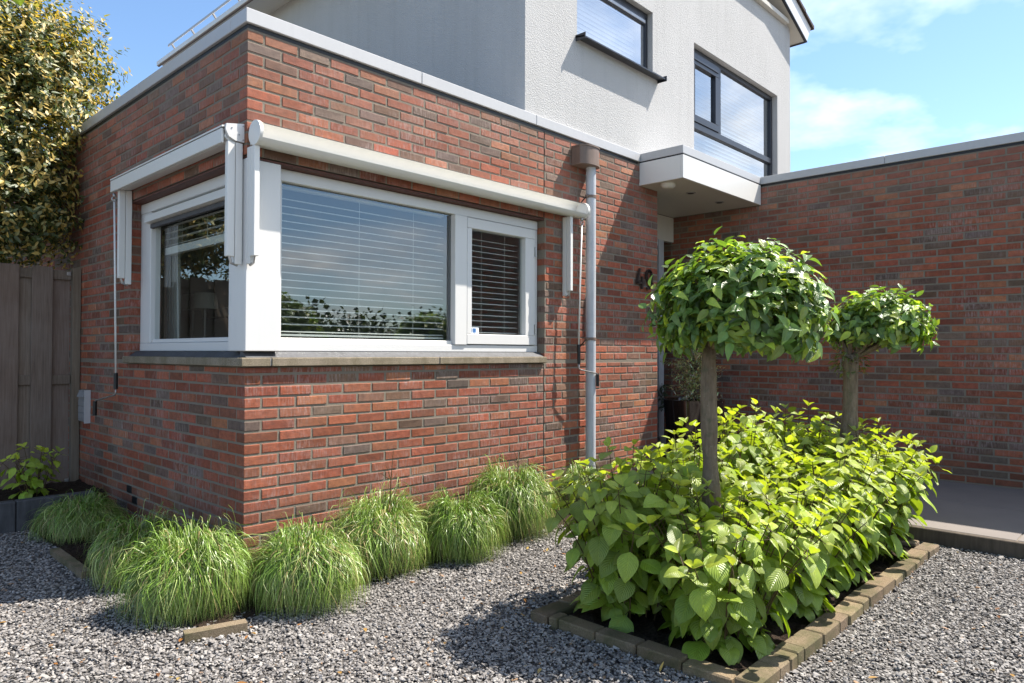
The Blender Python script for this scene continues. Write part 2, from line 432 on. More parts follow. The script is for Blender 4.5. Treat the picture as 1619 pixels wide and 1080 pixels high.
def runs(u0, u1, start, joints_cut=()):
    """brick spans of one course between u0 and u1, the first whole brick starting at 'start'"""
    k = math.floor((u0-start)/BM)-1; out = []
    a = start+k*BM
    while a < u1:
        s, e = max(a, u0), min(a+BL, u1)
        segs = [(s, e)]
        for (c0, c1) in joints_cut:
            n = []
            for (p, q) in segs:
                if q <= c0 or p >= c1: n.append((p, q))
                else:
                    if c0-p > .02: n.append((p, c0))
                    if q-c1 > .02: n.append((c1, q))
            segs = n
        for p, q in segs:
            if q-p > .022: out.append((p, q))
        a += BM
    return out
class Wall:
    """collects bricks: (centre u, z, length, height) on a face given by origin/direction/inward normal"""
    def __init__(s, org, du, dn): s.o, s.du, s.dn = Vector(org), Vector(du), Vector(dn); s.b = []
    def course(s, k, u0, u1, start, cuts=(), z0=None, z1=None):
        za, zb = k*CH if z0 is None else z0, k*CH+BH if z1 is None else z1
        if zb-za < .012: return
        for p, q in runs(u0, u1, start, cuts): s.b.append(((p+q)/2, (za+zb)/2, q-p, zb-za))
    def mat(s, u, z):
        P = s.o+s.du*u+Vector((0, 0, z)); return P
def finish_bricks(walls, parent, extra=(), limit=300):
    items = []
    for w in walls:
        for (u, z, l, h) in w.b:
            P = w.mat(u, z); px = project(P)
            vis = -20 < px[0] < 1640 and -10 < px[1] < 1090 and px[2] > .2
            cs = abs(w.dn.dot((P-CAM).normalized()))
            items.append(((l*h*cs/px[2]**2) if vis else 0, w, u, z, l, h, P))
    items.sort(key=lambda i: -i[0])
    stuff = MB(); n = 0; lim = limit-len(extra)
    for idx, (s, w, u, z, l, h, P) in enumerate(items):
        r = rng.randrange(VARN); col = brick_col()
        std = abs(h-BH) < 1e-4
        if std and abs(l-BL) < 1e-4: src, me = STR[r], STRM[r]
        elif std and abs(l-HL) < 3e-3: src, me = HDR[r], HDRM[r]
        else: src, me = brick_mesh(l, h, .085, rng.randrange(9999)), None
        P = P+w.dn*rng.uniform(-.0012, .0012)
        M = Matrix((w.du, w.dn, (0, 0, 1))).transposed()
        if M.determinant() < 0:       # keep it a rotation: run the course the other way
            M = Matrix((-w.du, w.dn, Vector((0, 0, 1)))).transposed()
        M = M @ Matrix.Rotation(rng.uniform(-.006, .006), 3, 'Y')
        if n < lim and s > 0:
            if me is None: me = src.mesh('brick', (0, 0, 0), 'brick')
            obj_from(me, 'brick', P, parent, col, M.to_euler()); n += 1
        else:
            stuff.add([tuple(P+M @ Vector(v)) for v in src.v], src.f, col)
    if stuff.v: stuff.build('brickwork', 'brick', parent, kind='stuff')

# ================================================================== SETTING
g = MB()
def ground_ring():
    R = 260
    m = MB(); m.add([(-R, -R, GZ-.012), (R, -R, GZ-.012), (R, R, GZ-.012), (-R, R, GZ-.012)], [(0, 1, 2, 3)])
    return m.build('ground', 'grit', None, (0, 0, GZ-.012), kind='structure')
ground_ring()

# ------------------------------------------------------------------ brick extension of the house
EXT = empty('brick_extension', (0, 0, GZ), 'single-storey red brick house extension with white corner window and light grey coping', 'house')
WX, WY, SZ0, SZ1, WT = 2.471, 1.762, .974, 1.022, 2.118      # corner window opening, sill, lintel height
XE = 4.14; YB = 6.0; NC = 45; REC = .0032
# mortar cores
m = MB(); r = REC
def core(m, x0, x1, y0, y1, z0, z1): m.box(x0, x1, y0, y1, z0, z1)
core(m, r, XE-r, r, .26, GZ-.1, SZ0-.004); core(m, WX+r, XE-r, r, .26, SZ0-.004, WT+.006); core(m, r, XE-r, r, .26, WT+.006, 2.83)
core(m, r, .26, .26, YB, GZ-.1, SZ0-.004); core(m, r, .26, WY+r, YB, SZ0-.004, WT+.006); core(m, r, .26, .26, YB, WT+.006, 2.83)
m.build('mortar_wall', 'mortar', EXT)
fr, sd = Wall((0, 0, 0), (1, 0, 0), (0, 1, 0)), Wall((0, 0, 0), (0, 1, 0), (1, 0, 0))
XJ = (2.458, 2.468)
corners = []
VENTS = [(1, 1.715), (0, 1.61), (0, .60)]
for k in range(-2, NC):
    even = k % 2 == 0; z0 = k*CH; z1 = z0+BH
    zt = None
    if z0 < SZ0 < z1: zt = SZ0-.006
    fs = HL+JT if even else BL+JT; ss = BL+JT if even else HL+JT
    open_ = z1 > SZ0+.02 and z0 < WT-.02
    if z0 < SZ0 < z1 or not open_:
        cuts = [XJ]
        fr.course(k, fs, XE, fs, cuts, z1=zt)
        vc = [(y-.052, y+.052) for (kk, y) in VENTS if kk == k]
        sd.course(k, ss, YB, ss, vc, z1=zt)
        corners.append((k, even, z0, zt or z1))
        if zt:     # the same course beside the sill at full height is left out: the slab covers it
            pass
    else:
        fr.course(k, WX, XE, fs); sd.course(k, WY, YB, ss)
for z0, z1 in ((-.12, SZ0-.008), (WT+.01, 2.812)):
    m = MB(); m.box(XJ[0], XJ[1], .0022, .02, z0, z1); m.build('expansion_joint', 'dark_inside', EXT)
cn_objs = []
for k, even, z0, z1 in corners:
    mm = MB(); mm.box(0, HL if even else BL, 0, BL if even else HL, z0, z1, ch=.003)
    ctr = ((HL if even else BL)/2, (BL if even else HL)/2, (z0+z1)/2)
    o = mm.build('brick', 'brick', EXT, ctr); o.color = (*brick_col(), 1); cn_objs.append(o)
finish_bricks([fr, sd], EXT, cn_objs)
for k, y in VENTS:
    mm = MB(); z = k*CH
    mm.box(-.002, .03, y-.045, y+.045, z, z+BH, ch=.003)
    mm.build('vent_grille', 'black_plastic', EXT)
# corner bricks at the outer end of the front wall get their return faces from the brick depth
# coping: folded aluminium, mitred at the corner, visible butt joints
ZC0, ZC1 = 2.836, 2.915
def coping(m, x0, x1, y0, y1): m.box(x0, x1, y0, y1, ZC0, ZC1, ch=.003)
for a, b in ((-.015, 1.20), (1.203, 2.352), (2.355, 3.817)):
    m = MB(); m.box(a, b, -.015, .17, ZC0, ZC1, ch=.003); m.build('coping', 'coping_metal', EXT)
for a, b in ((.171, 1.6), (1.603, 3.9), (3.903, YB)):
    m = MB(); m.box(-.015, .17, a, b, ZC0, ZC1, ch=.003); m.build('coping', 'coping_metal', EXT)
m = MB(); m.box(.002, 3.8, .002, .16, 2.812, ZC0-.002); m.box(.002, .16, .16, YB, 2.812, ZC0-.002); m.build('flashing', 'black_plastic', EXT)
m = MB(); m.box(.16, XE, .16, YB, 2.72, 2.80); m.build('flat_roof', 'lead_grey', EXT)
# sill slabs
def slab(x0, x1, y0, y1):
    m = MB(); m.box(x0, x1, y0, y1, SZ0, SZ1, ch=.004); m.build('sill_slab', 'sill_stone', EXT)
slab(-.032, .135, -.03, .20); slab(.143, 1.352, -.03, .20); slab(1.358, 2.466, -.03, .20); slab(-.03, .20, .203, 1.788)
m = MB(); m.box(.136, .142, -.024, .19, SZ0+.003, SZ1-.004); m.box(1.353, 1.357, -.024, .19, SZ0+.003, SZ1-.004)
m.build('sill_joint', 'grey_stone', EXT)
# lead strip under the frames
m = MB()
m.prism([(.004, SZ1+.001), (.075, SZ1+.001), (.075, 1.056), (.05, 1.056)], 0, .01, 2.465)
m.prism([(.004, SZ1+.001), (.075, SZ1+.001), (.075, 1.056), (.05, 1.056)], 1, .08, 1.755)
m.build('lead_flashing', 'lead_grey', EXT)
# steel lintel, seen from below
m = MB(); m.box(.005, WX-.004, .005, .11, WT-.012, WT-.001); m.box(.005, .11, .11, WY-.004, WT-.012, WT-.001); m.build('lintel', 'red_lead', EXT)

# corner window
WB, WTOP = 1.058, 2.104
win = MB()
win.box(.003, .205, .003, .205, WB, WTOP, ch=.003)
CP = win.build('corner_post', 'white_paint', EXT)
D0, D1 = .075, .145
fw = MB()
fw.box(.207, WX-.002, D0, D1, WB, 1.108, ch=.003); fw.box(.207, WX-.002, D0, D1, 2.035, WTOP, ch=.003)
fw.box(.207, .252, D0+.002, D1, 1.109, 2.034, ch=.003); fw.box(1.575, 1.69, D0-.012, D1, 1.109, 2.034, ch=.003); fw.box(2.432, WX-.002, D0+.002, D1, 1.109, 2.034, ch=.003)
FW = fw.build('front_window', 'white_paint', EXT, label='wide white framed window with a hinged sash at its right end')
m = MB(); m.box(.253, 1.574, D0+.018, D1-.01, 1.110, 1.136, ch=.003); m.build('glazing_bead', 'white_paint', FW)
def pane(name, axis, a, u0, u1, z0, z1, par, mat='glass'):
    m = MB()
    v = [(u0, a, z0), (u1, a, z0), (u1, a, z1), (u0, a, z1)] if axis == 1 else [(a, u0, z0), (a, u1, z0), (a, u1, z1), (a, u0, z1)]
    m.add(v, [(0, 1, 2, 3)]); return m.build(name, mat, par)
pane('pane', 1, D0+.035, .252, 1.575, 1.136, 2.034, FW)
m = MB(); m.box(.253, 1.574, D0+.036, D0+.05, 2.022, 2.033); m.box(.253, .262, D0+.036, D0+.05, 1.137, 2.022); m.box(1.558, 1.574, D0+.036, D0+.05, 1.137, 2.022); m.build('glazing_seal', 'lead_grey', FW)
sx0, sx1, sz0, sz1 = 1.694, 2.428, 1.114, 2.030
m = MB()
m.box(sx0, sx1, D0-.010, D1-.02, sz0, 1.188, ch=.003); m.box(sx0, sx1, D0-.010, D1-.02, 1.955, sz1, ch=.003)
m.box(sx0, 1.742, D0-.009, D1-.02, 1.189, 1.954, ch=.003); m.box(2.318, sx1, D0-.009, D1-.02, 1.189, 1.954, ch=.003)
m.build('sash', 'white_paint', FW)
pane('pane', 1, D0+.03, 1.742, 2.318, 1.188, 1.955, FW)
for z in (1.24, 1.855):
    m = MB(); m.tube([(2.431, D0-.016, z-.04), (2.431, D0-.016, z+.04)], .007, 8); m.box(2.418, 2.43, D0-.013, D0-.009, z-.036, z+.036); m.box(2.433, 2.446, D0-.004, D0+.001, z-.036, z+.036)
    m.build('hinge', 'steel', FW)
m = MB(); m.box(1.747, 1.845, D0+.026, D0+.0285, 1.192, 1.238); st = m.build('sticker', 'sticker_white', FW)
m = MB()
for a, b in ((1.755, 1.775), (1.785, 1.793), (1.797, 1.812)): m.box(a, b, D0+.0235, D0+.0255, 1.20, 1.23)
m.build('sticker_print', 'sticker_blue', FW)
# side half of the corner window
sw = MB()
sw.box(D0, D1, .207, WY-.002, WB, 1.112, ch=.003); sw.box(D0, D1, .207, WY-.002, 2.035, WTOP, ch=.003)
sw.box(D0+.002, D1, .207, .30, 1.113, 2.034, ch=.003); sw.box(D0+.002, D1, 1.575, WY-.002, 1.113, 2.034, ch=.003)
SW = sw.build('side_window', 'white_paint', EXT, label='white framed side window with rolled-up sun screen under its head')
m = MB(); m.box(D0+.018, D1-.01, .301, 1.574, 1.114, 1.140, ch=.003); m.build('glazing_bead', 'white_paint', SW)
pane('pane', 0, D0+.035, .30, 1.575, 1.14, 2.034, SW)
m = MB(); m.prism([(D0+.03, 2.033), (D0-.028, 2.004), (D0-.038, 1.952), (D0+.03, 1.945)], 1, .303, 1.60); m.build('screen_box', 'cream_paint', SW)
m = MB(); m.box(D0-.004, D0+.02, .303, 1.572, 1.915, 1.944); m.build('screen_fabric', 'screen_fabric', SW)
# room behind the corner window
m = MB()
m.box(.262, 4.0, .262, 4.2, .42, .46); m.build('room_floor', 'floor_wood', EXT)
m = MB()
m.box(.262, 4.0, 4.2, 4.3, .46, 2.60); m.box(4.0, 4.1, .262, 4.3, .46, 2.60); m.box(.262, 4.1, .262, 4.3, 2.60, 2.66)
m.build('room_wall', 'plaster', EXT)

# entrance: recess, door, canopy
XR = 5.44
YD = .59
m = MB(); m.box(XE+.001, XR-.002, YD, YD+.06, 2.33, 2.612); m.build('door_panel', 'cream_panel', EXT)
m = MB()
m.box(XE+.001, XE+.07, YD, YD+.07, .12, 2.329); m.box(5.105, 5.21, YD-.01, YD+.07, .12, 2.329); m.box(XE+.07, 5.105, YD, YD+.07, 2.26, 2.329)
DF = m.build('door_frame', 'pipe_grey', EXT)
m = MB(); m.box(5.09, 5.225, YD-.03, YD+.07, -.078, .118, ch=.004); m.build('door_plinth', 'grey_stone', EXT)
m = MB(); m.box(XE+.07, 5.105, YD+.015, YD+.06, -.06, 2.259, ch=.003); DO = m.build('front_door', 'dark_frame', EXT)
m = MB(); m.tube([(4.98, YD-.03, .95), (4.98, YD-.03, 1.25)], .012, 8); m.box(4.975, 4.985, YD-.03, YD+.015, .98, .99); m.build('handle', 'steel', DO)
pane('side_light', 1, YD+.03, 5.21, XR-.002, -.06, 2.329, EXT)
m = MB(); m.box(5.21, XR, YD+.5, YD+.52, -.1, 2.6); m.box(XE, XR, YD+.06, YD+.09, 2.33, 2.8); m.build('hall_wall', 'dark_inside', EXT)
m = MB(); m.box(3.82, 5.422, -.459, YD-.002, 2.617, 2.64); SF = m.build('soffit', 'cream_panel', EXT)
m = MB()
m.box(3.818, 5.424, -.46, -.435, 2.6155, 2.824, ch=.002); m.box(3.818, 3.843, -.434, -.003, 2.6155, 2.824, ch=.002)
m.build('canopy_fascia', 'cream_paint', EXT)
m = MB(); m.box(3.822, 5.42, -.456, -.004, 2.824, 2.837); m.build('canopy_flashing', 'black_plastic', EXT)
m = MB(); m.box(3.8205, 5.4215, -.4575, .17, 2.8372, 2.912, ch=.003); m.build('canopy_coping', 'coping_metal', EXT)
for x in (4.41, 5.0):
    m = MB(); m.lathe((x, -.205, 2.610), [(.042, 0), (.045, .004), (.045, .0065)], 20); dl = m.build('downlight', 'steel', SF)
    m = MB(); m.lathe((x, -.205, 2.6075), [(.030, 0), (.030, .003)], 16); m.build('lens', 'black_plastic', dl)
m = MB(); m.lathe((3.935, -.24, 2.566), [(.02, 0), (.05, .006), (.066, .022), (.07, .045), (.07, .0505)], 24)
m.build('porch_lamp', 'cream_panel', EXT, smooth=True)

# ------------------------------------------------------------------ brick side wall on the right
SWL = empty('brick_side_wall', (XR, 0, GZ), 'long red brick garden wall with grey metal coping running along the paved path', 'wall')
m = MB(); m.box(XR+r, XR+.29, -4.09, .75, GZ-.1, 2.83); m.build('mortar_wall', 'mortar', SWL)
rw = Wall((XR, 0, 0), (0, 1, 0), (1, 0, 0))
for k in range(-2, NC):
    rw.course(k, -4.10, .74, .103 if k % 2 == 0 else .103+BM/2)
finish_bricks([rw], SWL)
for a, b in ((-4.115, -1.66), (-1.657, .45)):
    m = MB(); m.box(XR-.015, XR+.30, a, b, ZC0, ZC1-.003, ch=.003); m.build('coping', 'coping_metal', SWL)
m = MB(); m.box(XR+.002, XR+.28, -4.09, .45, 2.812, ZC0-.002); m.build('flashing', 'black_plastic', SWL)

# ------------------------------------------------------------------ white rendered house above
WH = empty('white_house', (2.255, .02, 2.8), 'white rendered upper house with pitched tiled roof and dark framed windows', 'house')
hx0, hx1, hy0, hy1 = 2.255, 7.404, .02, 6.55
A1 = (2.905, 4.086, 3.73, 4.345); A2 = (4.885, 7.0, 2.70, 4.315)
T = .30
m = MB()
def wb(x0, x1, z0, z1): m.box(x0, x1, hy0, hy0+T, z0, z1)
zb, zt = 2.70, 4.345
wb(hx0, A1[0], zb, zt); wb(A1[0], A1[1], zb, A1[2]); wb(A1[1], A2[0], zb, zt); wb(A2[0], A2[1], A2[3], zt); wb(A2[1], hx1, zb, zt)
m.prism([(hx0, zt), (hx1, zt), (hx1, 5.294), (7.25, 5.35), (3.2, 5.35), (3.2, 5.01), (hx0, 5.01)], 1, hy0, hy0+T)
m.box(hx0, hx0+T, hy0+T, hy1, zb, 5.011); m.box(hx1-T, hx1, hy0+T, hy1, GZ, 5.28); m.prism([(hx0, zb), (hx1, zb), (hx1, 5.10), (4.83, 6.18), (3.2, 5.5), (3.2, 5.01), (hx0, 5.01)], 1, hy1, hy1+T)
m.box(XR+.3, hx1, hy0, hy0+T, GZ, zb)
m.build('wall', 'white_render', WH)
m = MB(); m.box(hx0+T, hx1-T, 1.4, 1.45, 2.8, 5.0); m.build('inner_wall', 'plaster', WH)
# roof: overhanging slab with verge board, soffit and tiles; the gable sits back behind the wall head
def rz(x): return 5.41+.40*(7.81-x)
def zb_(x): return 5.19+.40*(7.67-x)
yv = -.10
m = MB(); m.prism([(3.2, 5.8), (4.83, rz(4.83)), (7.81, rz(7.81)), (7.80, rz(7.81)-.02), (4.83, rz(4.83)-.02), (3.2, 5.78)], 1, yv+.01, hy1+.3); m.build('roof_slab', 'roof_tile', WH)
m = MB(); m.prism([(3.2, zb_(4.83)-.4), (4.83, zb_(4.83)), (7.665, zb_(7.665)), (7.665, zb_(7.665)+.02), (4.83, zb_(4.83)+.02), (3.2, zb_(4.83)-.38)], 1, yv+.021, hy1+.25); m.build('soffit', 'cream_panel', WH)
m = MB(); m.prism([(4.83, zb_(4.83)), (7.67, 5.19), (7.808, 5.405), (4.83, rz(4.83)-.003)], 1, yv, yv+.02); m.build('verge_board', 'white_paint', WH)
m = MB(); m.prism([(4.83, zb_(4.83)-.014), (7.674, 5.176), (7.674, 5.1895), (4.83, zb_(4.83)-.0005)], 1, yv-.004, yv+.03); m.build('verge_trim', 'dark_frame', WH)
m = MB(); m.prism([(7.672, 5.192), (7.812, 5.407), (7.80, 5.407), (7.668, 5.21)], 1, yv+.021, hy1+.25); m.build('eave_board', 'cream_paint', WH)
m = MB(); m.box(7.655, 7.675, yv+.03, hy1+.25, 5.174, 5.1865); m.build('eave_trim', 'dark_frame', WH)
m = MB(); m.box(3.2, 7.235, -.04, hy0-.001, 5.295, 5.352, ch=.003); m.build('wall_trim', 'cream_panel', WH)
m = MB(); m.prism([(3.2, 5.3), (7.2, 5.3), (7.0, 5.5), (4.83, 6.3), (3.2, 5.6)], 1, .55, .6); m.build('gable_wall', 'red_lead', WH)
for i in range(10):
    xa = 7.85-i*.29; xb = xa-.31
    m = MB(); za, zb2 = rz(xa), rz(xb)
    m.prism([(xa, za+.004), (xb, zb2+.003), (xb, zb2+.030), (xa, za+.050)], 1, yv-.03, yv+.28); m.build('roof_tile', 'roof_tile', WH)
# left eave: fascia board with gutter rail on brackets
m = MB(); m.box(1.895, 1.925, yv, 6.55, 4.985, 5.045, ch=.003); m.box(1.926, 3.6, yv+.05, 6.55, 5.012, 5.03); m.build('eave_board', 'cream_paint', WH)
m = MB(); m.box(1.905, 1.925, yv+.02, 6.53, 4.972, 4.984); m.build('eave_trim', 'brown_plastic', WH)
m = MB(); m.box(1.880, 1.892, yv, 6.12, 5.118, 5.150, ch=.003); m.build('gutter_rail', 'coping_metal', WH)
for i in range(11):
    y = 6.02-i*.62
    m = MB(); m.prism([(1.893, 5.15), (1.893, 5.118), (1.95, 5.046), (1.97, 5.046)], 1, y-.012, y+.012); m.build('gutter_bracket', 'steel', WH)
# upper windows
def up_window(a, lab, y=.085):
    x0, x1, z0, z1 = a
    m = MB(); d0, d1 = y, y+.06
    m.box(x0+.002, x1-.002, d0, d1, z1-.055, z1-.002, ch=.003); m.box(x0+.002, x1-.002, d0, d1, z0+.002, z0+.055, ch=.003)
    m.box(x0+.002, x0+.05, d0+.001, d1, z0+.056, z1-.056, ch=.003); m.box(x1-.05, x1-.002, d0+.001, d1, z0+.056, z1-.056, ch=.003)
    return m.build('window', 'dark_frame', WH, label=lab)
W1 = up_window(A1, 'small dark framed upper window with slanting view of bright blind', .075)
m = MB(); m.box(A1[0]+.052, A1[1]-.052, .07, .115, 4.222, 4.287, ch=.002); m.build('vent_rail', 'dark_frame', W1)
m = MB(); m.box(A1[0]+.06, A1[1]-.06, .062, .069, 4.232, 4.262, ch=.002); m.build('vent_grille', 'steel', W1)
m = MB(); m.box(A1[1]-.10, A1[1]-.051, .09, .13, 3.786, 4.22); m.box(A1[0]+.051, A1[0]+.09, .09, .13, 3.786, 4.22); m.build('sash', 'box_grey', W1)
pane('pane', 1, .088, A1[0]+.05, A1[1]-.05, 3.785, 4.222, W1, 'clear_glass')
m = MB(); m.prism([(-.075, 3.690), (-.075, 3.702), (.074, 3.731), (.074, 3.715)], 0, 2.886, 4.177); SI = m.build('window_sill', 'dark_frame', WH)
for x in (2.886, 4.170):
    m = MB(); m.box(x, x+.007, -.082, .02, 3.678, 3.728); m.build('end_cap', 'dark_frame', SI)
W2 = up_window(A2, 'large dark framed upper window with side casement and lower fixed light', .085)
m = MB()
m.box(A2[0]+.052, A2[1]-.052, .078, .145, 3.45, 3.515, ch=.003); m.box(5.535, 5.60, .08, .145, 3.516, A2[3]-.057, ch=.003)
m.build('transom', 'dark_frame', W2)
m = MB()
m.box(4.94, 5.53, .068, .13, 3.52, 3.595, ch=.003); m.box(4.94, 5.53, .068, .13, 4.13, 4.255, ch=.003); m.box(4.94, 5.0, .069, .13, 3.596, 4.129, ch=.003); m.box(5.455, 5.53, .069, .13, 3.596, 4.129, ch=.003)
m.build('casement', 'dark_frame', W2)
m = MB(); m.box(4.96, 5.51, .058, .067, 4.175, 4.225, ch=.002); m.build('vent_grille', 'dark_frame', W2)
pane('pane', 1, .10, 5.0, 5.455, 3.595, 4.13, W2, 'coated_glass')
pane('pane', 1, .11, 5.60, A2[1]-.05, 3.515, A2[3]-.055, W2, 'coated_glass')
pane('pane', 1, .11, A2[0]+.05, A2[1]-.05, A2[2]+.055, 3.45, W2, 'coated_glass')

# ------------------------------------------------------------------ blinds (things of their own)
def blind(x0, x1, y, z0, z1, pitch, w, label, mat='slat_white', axis=0, tilt=.12, cords=(), stack=None):
    root = empty('venetian_blind', (x0, y, z0) if axis == 0 else (y, x0, z0), label, 'blind', 'venetian blinds in the windows')
    n = int((z1-z0)/pitch); tmpl = None
    for i in range(n):
        z = z0+pitch*(i+.3); P = ((x0+x1)/2, y, z) if axis == 0 else (y, (x0+x1)/2, z)
        if tmpl is None:
            m = MB(); L = (x1-x0)/2; c, s = math.cos(tilt)*w/2, math.sin(tilt)*w/2
            prof = [(-c, -s), (0, .004), (c, s), (c, s+.0022), (0, .0062), (-c, -s+.0022)]
            m.prism(prof, 0, -L, L) if axis == 0 else m.prism(prof, 1, -L, L)
            tmpl = m.mesh('slat', (0, 0, 0), mat)
        obj_from(tmpl, 'slat', P, root)
    m = MB()
    if axis == 0: m.box(x0, x1, y-.02, y+.02, z1, z1+.03)
    else: m.box(y-.02, y+.02, x0, x1, z1, z1+.03)
    m.build('head_rail', mat, root)
    m = MB()
    if axis == 0: m.box(x0, x1, y-.018, y+.018, z0-.012, z0)
    else: m.box(y-.018, y+.018, x0, x1, z0-(stack or .012), z0)
    m.build('bottom_rail', mat, root)
    for u in cords:
        m = MB(); P = [(u, y-w/2, z0), (u, y-w/2, z1)] if axis == 0 else [(y-w/2, u, z0), (y-w/2, u, z1)]
        m.tube(P, .0012, 5); m.build('cord', mat, root)
blind(.27, 1.555, .185, 1.16, 2.02, .0435, .036, 'white venetian blind lowered behind the wide front pane', cords=(.30, .84, 1.28))
blind(1.73, 2.33, .185, 1.19, 1.97, .0435, .040, 'white venetian blind behind the narrow hinged sash', cords=(1.93, 2.18))
blind(.27, 1.60, .20, 1.79, 2.0, .046, .036, 'white venetian blind pulled half up in the side window', axis=1, cords=(.55, .9, 1.3), stack=.05)
blind(2.95, 4.03, .20, 3.74, 4.30, .042, .05, 'pale blind behind the small upper window', 'slat_white', tilt=1.15)
blind(4.93, 6.95, .22, 2.76, 4.26, .046, .05, 'pale blind behind the large upper window', 'slat_blue', tilt=1.1)

# ------------------------------------------------------------------ furniture seen through the side window
for x, y, lab in ((1.20, 3.58, 'white table lamp behind, farther from the pillar, inside the side window'), (1.2, 3.30, 'front white table lamp inside the side window, overlapping the other shade')):
    t = empty('table_lamp', (x, y, .9), lab, 'lamp', 'white lamps inside the side window')
    m = MB(); m.lathe((x, y, 1.475), [(.125, 0), (.095, .155)], 24); m.build('lamp_shade', 'lamp_shade', t, smooth=False)
    m = MB(); m.tube([(x, y, .92), (x, y, 1.48)], .014, 10); m.lathe((x, y, .9), [(.08, 0), (.08, .02)], 20); m.build('lamp_stand', 'steel', t)
t = empty('side_table', (1.25, 3.3, .46), 'low dark table under the two white lamps', 'table')
m = MB(); m.box(.95, 1.6, 2.9, 3.9, .86, .898, ch=.004); m.build('table_top', 'floor_wood', t)
for x in (1.0, 1.55):
    for y in (2.95, 3.85):
        m = MB(); m.box(x-.02, x+.02, y-.02, y+.02, .462, .859); m.build('leg', 'floor_wood', t)
m = MB(); m.box(1.36, 1.5, 3.12, 3.76, 1.40, 1.49, ch=.006); m.build('wall_shelf', 'lamp_shade', None, (1.43, 3.44, 1.40), label='pale green-white box shelf beside the lamps inside the room', cat='shelf')
m = MB()
for i in range(16):
    y = 1.60+i*.024; m.box(.27+.018*(i % 2), .285+.018*(i % 2), y, y+.0235, .5, 2.3)
m.build('curtain', 'curtain', None, (.28, 1.8, .5), label='pale grey-green curtain gathered at the far edge of the side window', cat='curtain')

# ------------------------------------------------------------------ awnings
AF = empty('awning', (0, -.02, 2.22), 'cream rolled awning with round cassette above the front window', 'awning', 'rolled up awnings')
m = MB(); yc, zc, rr = -.088, 2.222, .0645
prof = [(yc+rr*math.cos(a), zc+rr*math.sin(a)) for a in [math.radians(d) for d in range(-150, 91, 12)]]+[(-.004, zc+rr-.004), (-.004, zc-.05)]
m.prism(prof, 0, .018, 2.833); m.build('cassette', 'cream_paint', AF, auto=True)
m = MB(); m.tube([(.03, yc-rr*math.cos(.85), zc+rr*math.sin(.85)), (2.825, yc-rr*math.cos(.85), zc+rr*math.sin(.85))], .0022, 6); m.build('slot', 'black_plastic', AF)
for x0, x1 in ((0.0, .0165), (2.8345, 2.862)):
    m = MB(); p2 = [(yc+(rr+.002)*math.cos(a), zc+(rr+.002)*math.sin(a)) for a in [math.radians(d) for d in range(0, 360, 12)]]; m.prism(p2, 0, x0, x1); m.build('end_cap', 'cream_paint', AF, auto=True)
def arm(root, along, u, s, z0, z1):
    """two folded arm profiles hanging from the cassette, the front one shorter"""
    for d0, d1, zz0, w in ((.047, .090, z0+.04, .032), (.005, .044, z0, .028)):
        m = MB()
        if along == 0: m.box(u, u+w, -d1, -d0, zz0, z1, ch=.003)
        else: m.box(-d1+.0, -d0, u, u+w, zz0, z1, ch=.003)
        m.build('arm', 'cream_paint', root)
    m = MB()
    a, b = (.070, z0+.045), (.025, z0-.004)
    if along == 0: m.tube([(u+w/2, -a[0], a[1]), (u+w/2, -.06, z0+.006), (u+w/2, -b[0], b[1])], .008, 8)
    else: m.tube([(-a[0], u+w/2, a[1]), (-.06, u+w/2, z0+.006), (-b[0], u+w/2, b[1])], .008, 8)
    m.build('elbow', 'steel', root)
arm(AF, 0, .0, 1, 1.525, 2.157); arm(AF, 0, 2.685, 1, 1.515, 2.157)
AS = empty('awning', (-.05, .9, 2.22), 'cream box awning with flat fascia above the side window', 'awning', 'rolled up awnings')
m = MB(); m.prism([(-.004, 2.286), (-.118, 2.263), (-.118, 2.254), (-.004, 2.276)], 1, .04, 1.80); m.build('top_board', 'cream_paint', AS)
m = MB(); m.prism([(-.010, 2.25), (-.09, 2.25), (-.10, 2.205), (-.075, 2.182), (-.010, 2.19)], 1, .045, 1.79); m.build('cassette', 'cream_paint', AS)
m = MB(); m.box(-.116, -.103, .05, 1.80, 2.172, 2.250, ch=.002); m.build('fascia', 'cream_paint', AS)
for y0, y1 in ((.024, .0385), (1.801, 1.815)):
    m = MB(); m.prism([(-.001, 2.29), (-.10, 2.272), (-.104, 2.24), (-.085, 2.205), (-.05, 2.19), (-.001, 2.188)], 1, y0, y1); ec = m.build('end_plate', 'white_paint', AS)
    for x, z in ((-.07, 2.255), (-.03, 2.225), (-.008, 2.275), (-.008, 2.20)):
        m = MB(); m.tube([(x, y0-.003, z), (x, y0+.001, z)], .004, 8); m.build('screw', 'steel', ec)
arm(AS, 1, .03, 1, 1.525, 2.183); arm(AS, 1, 1.70, 1, 1.525, 2.183)

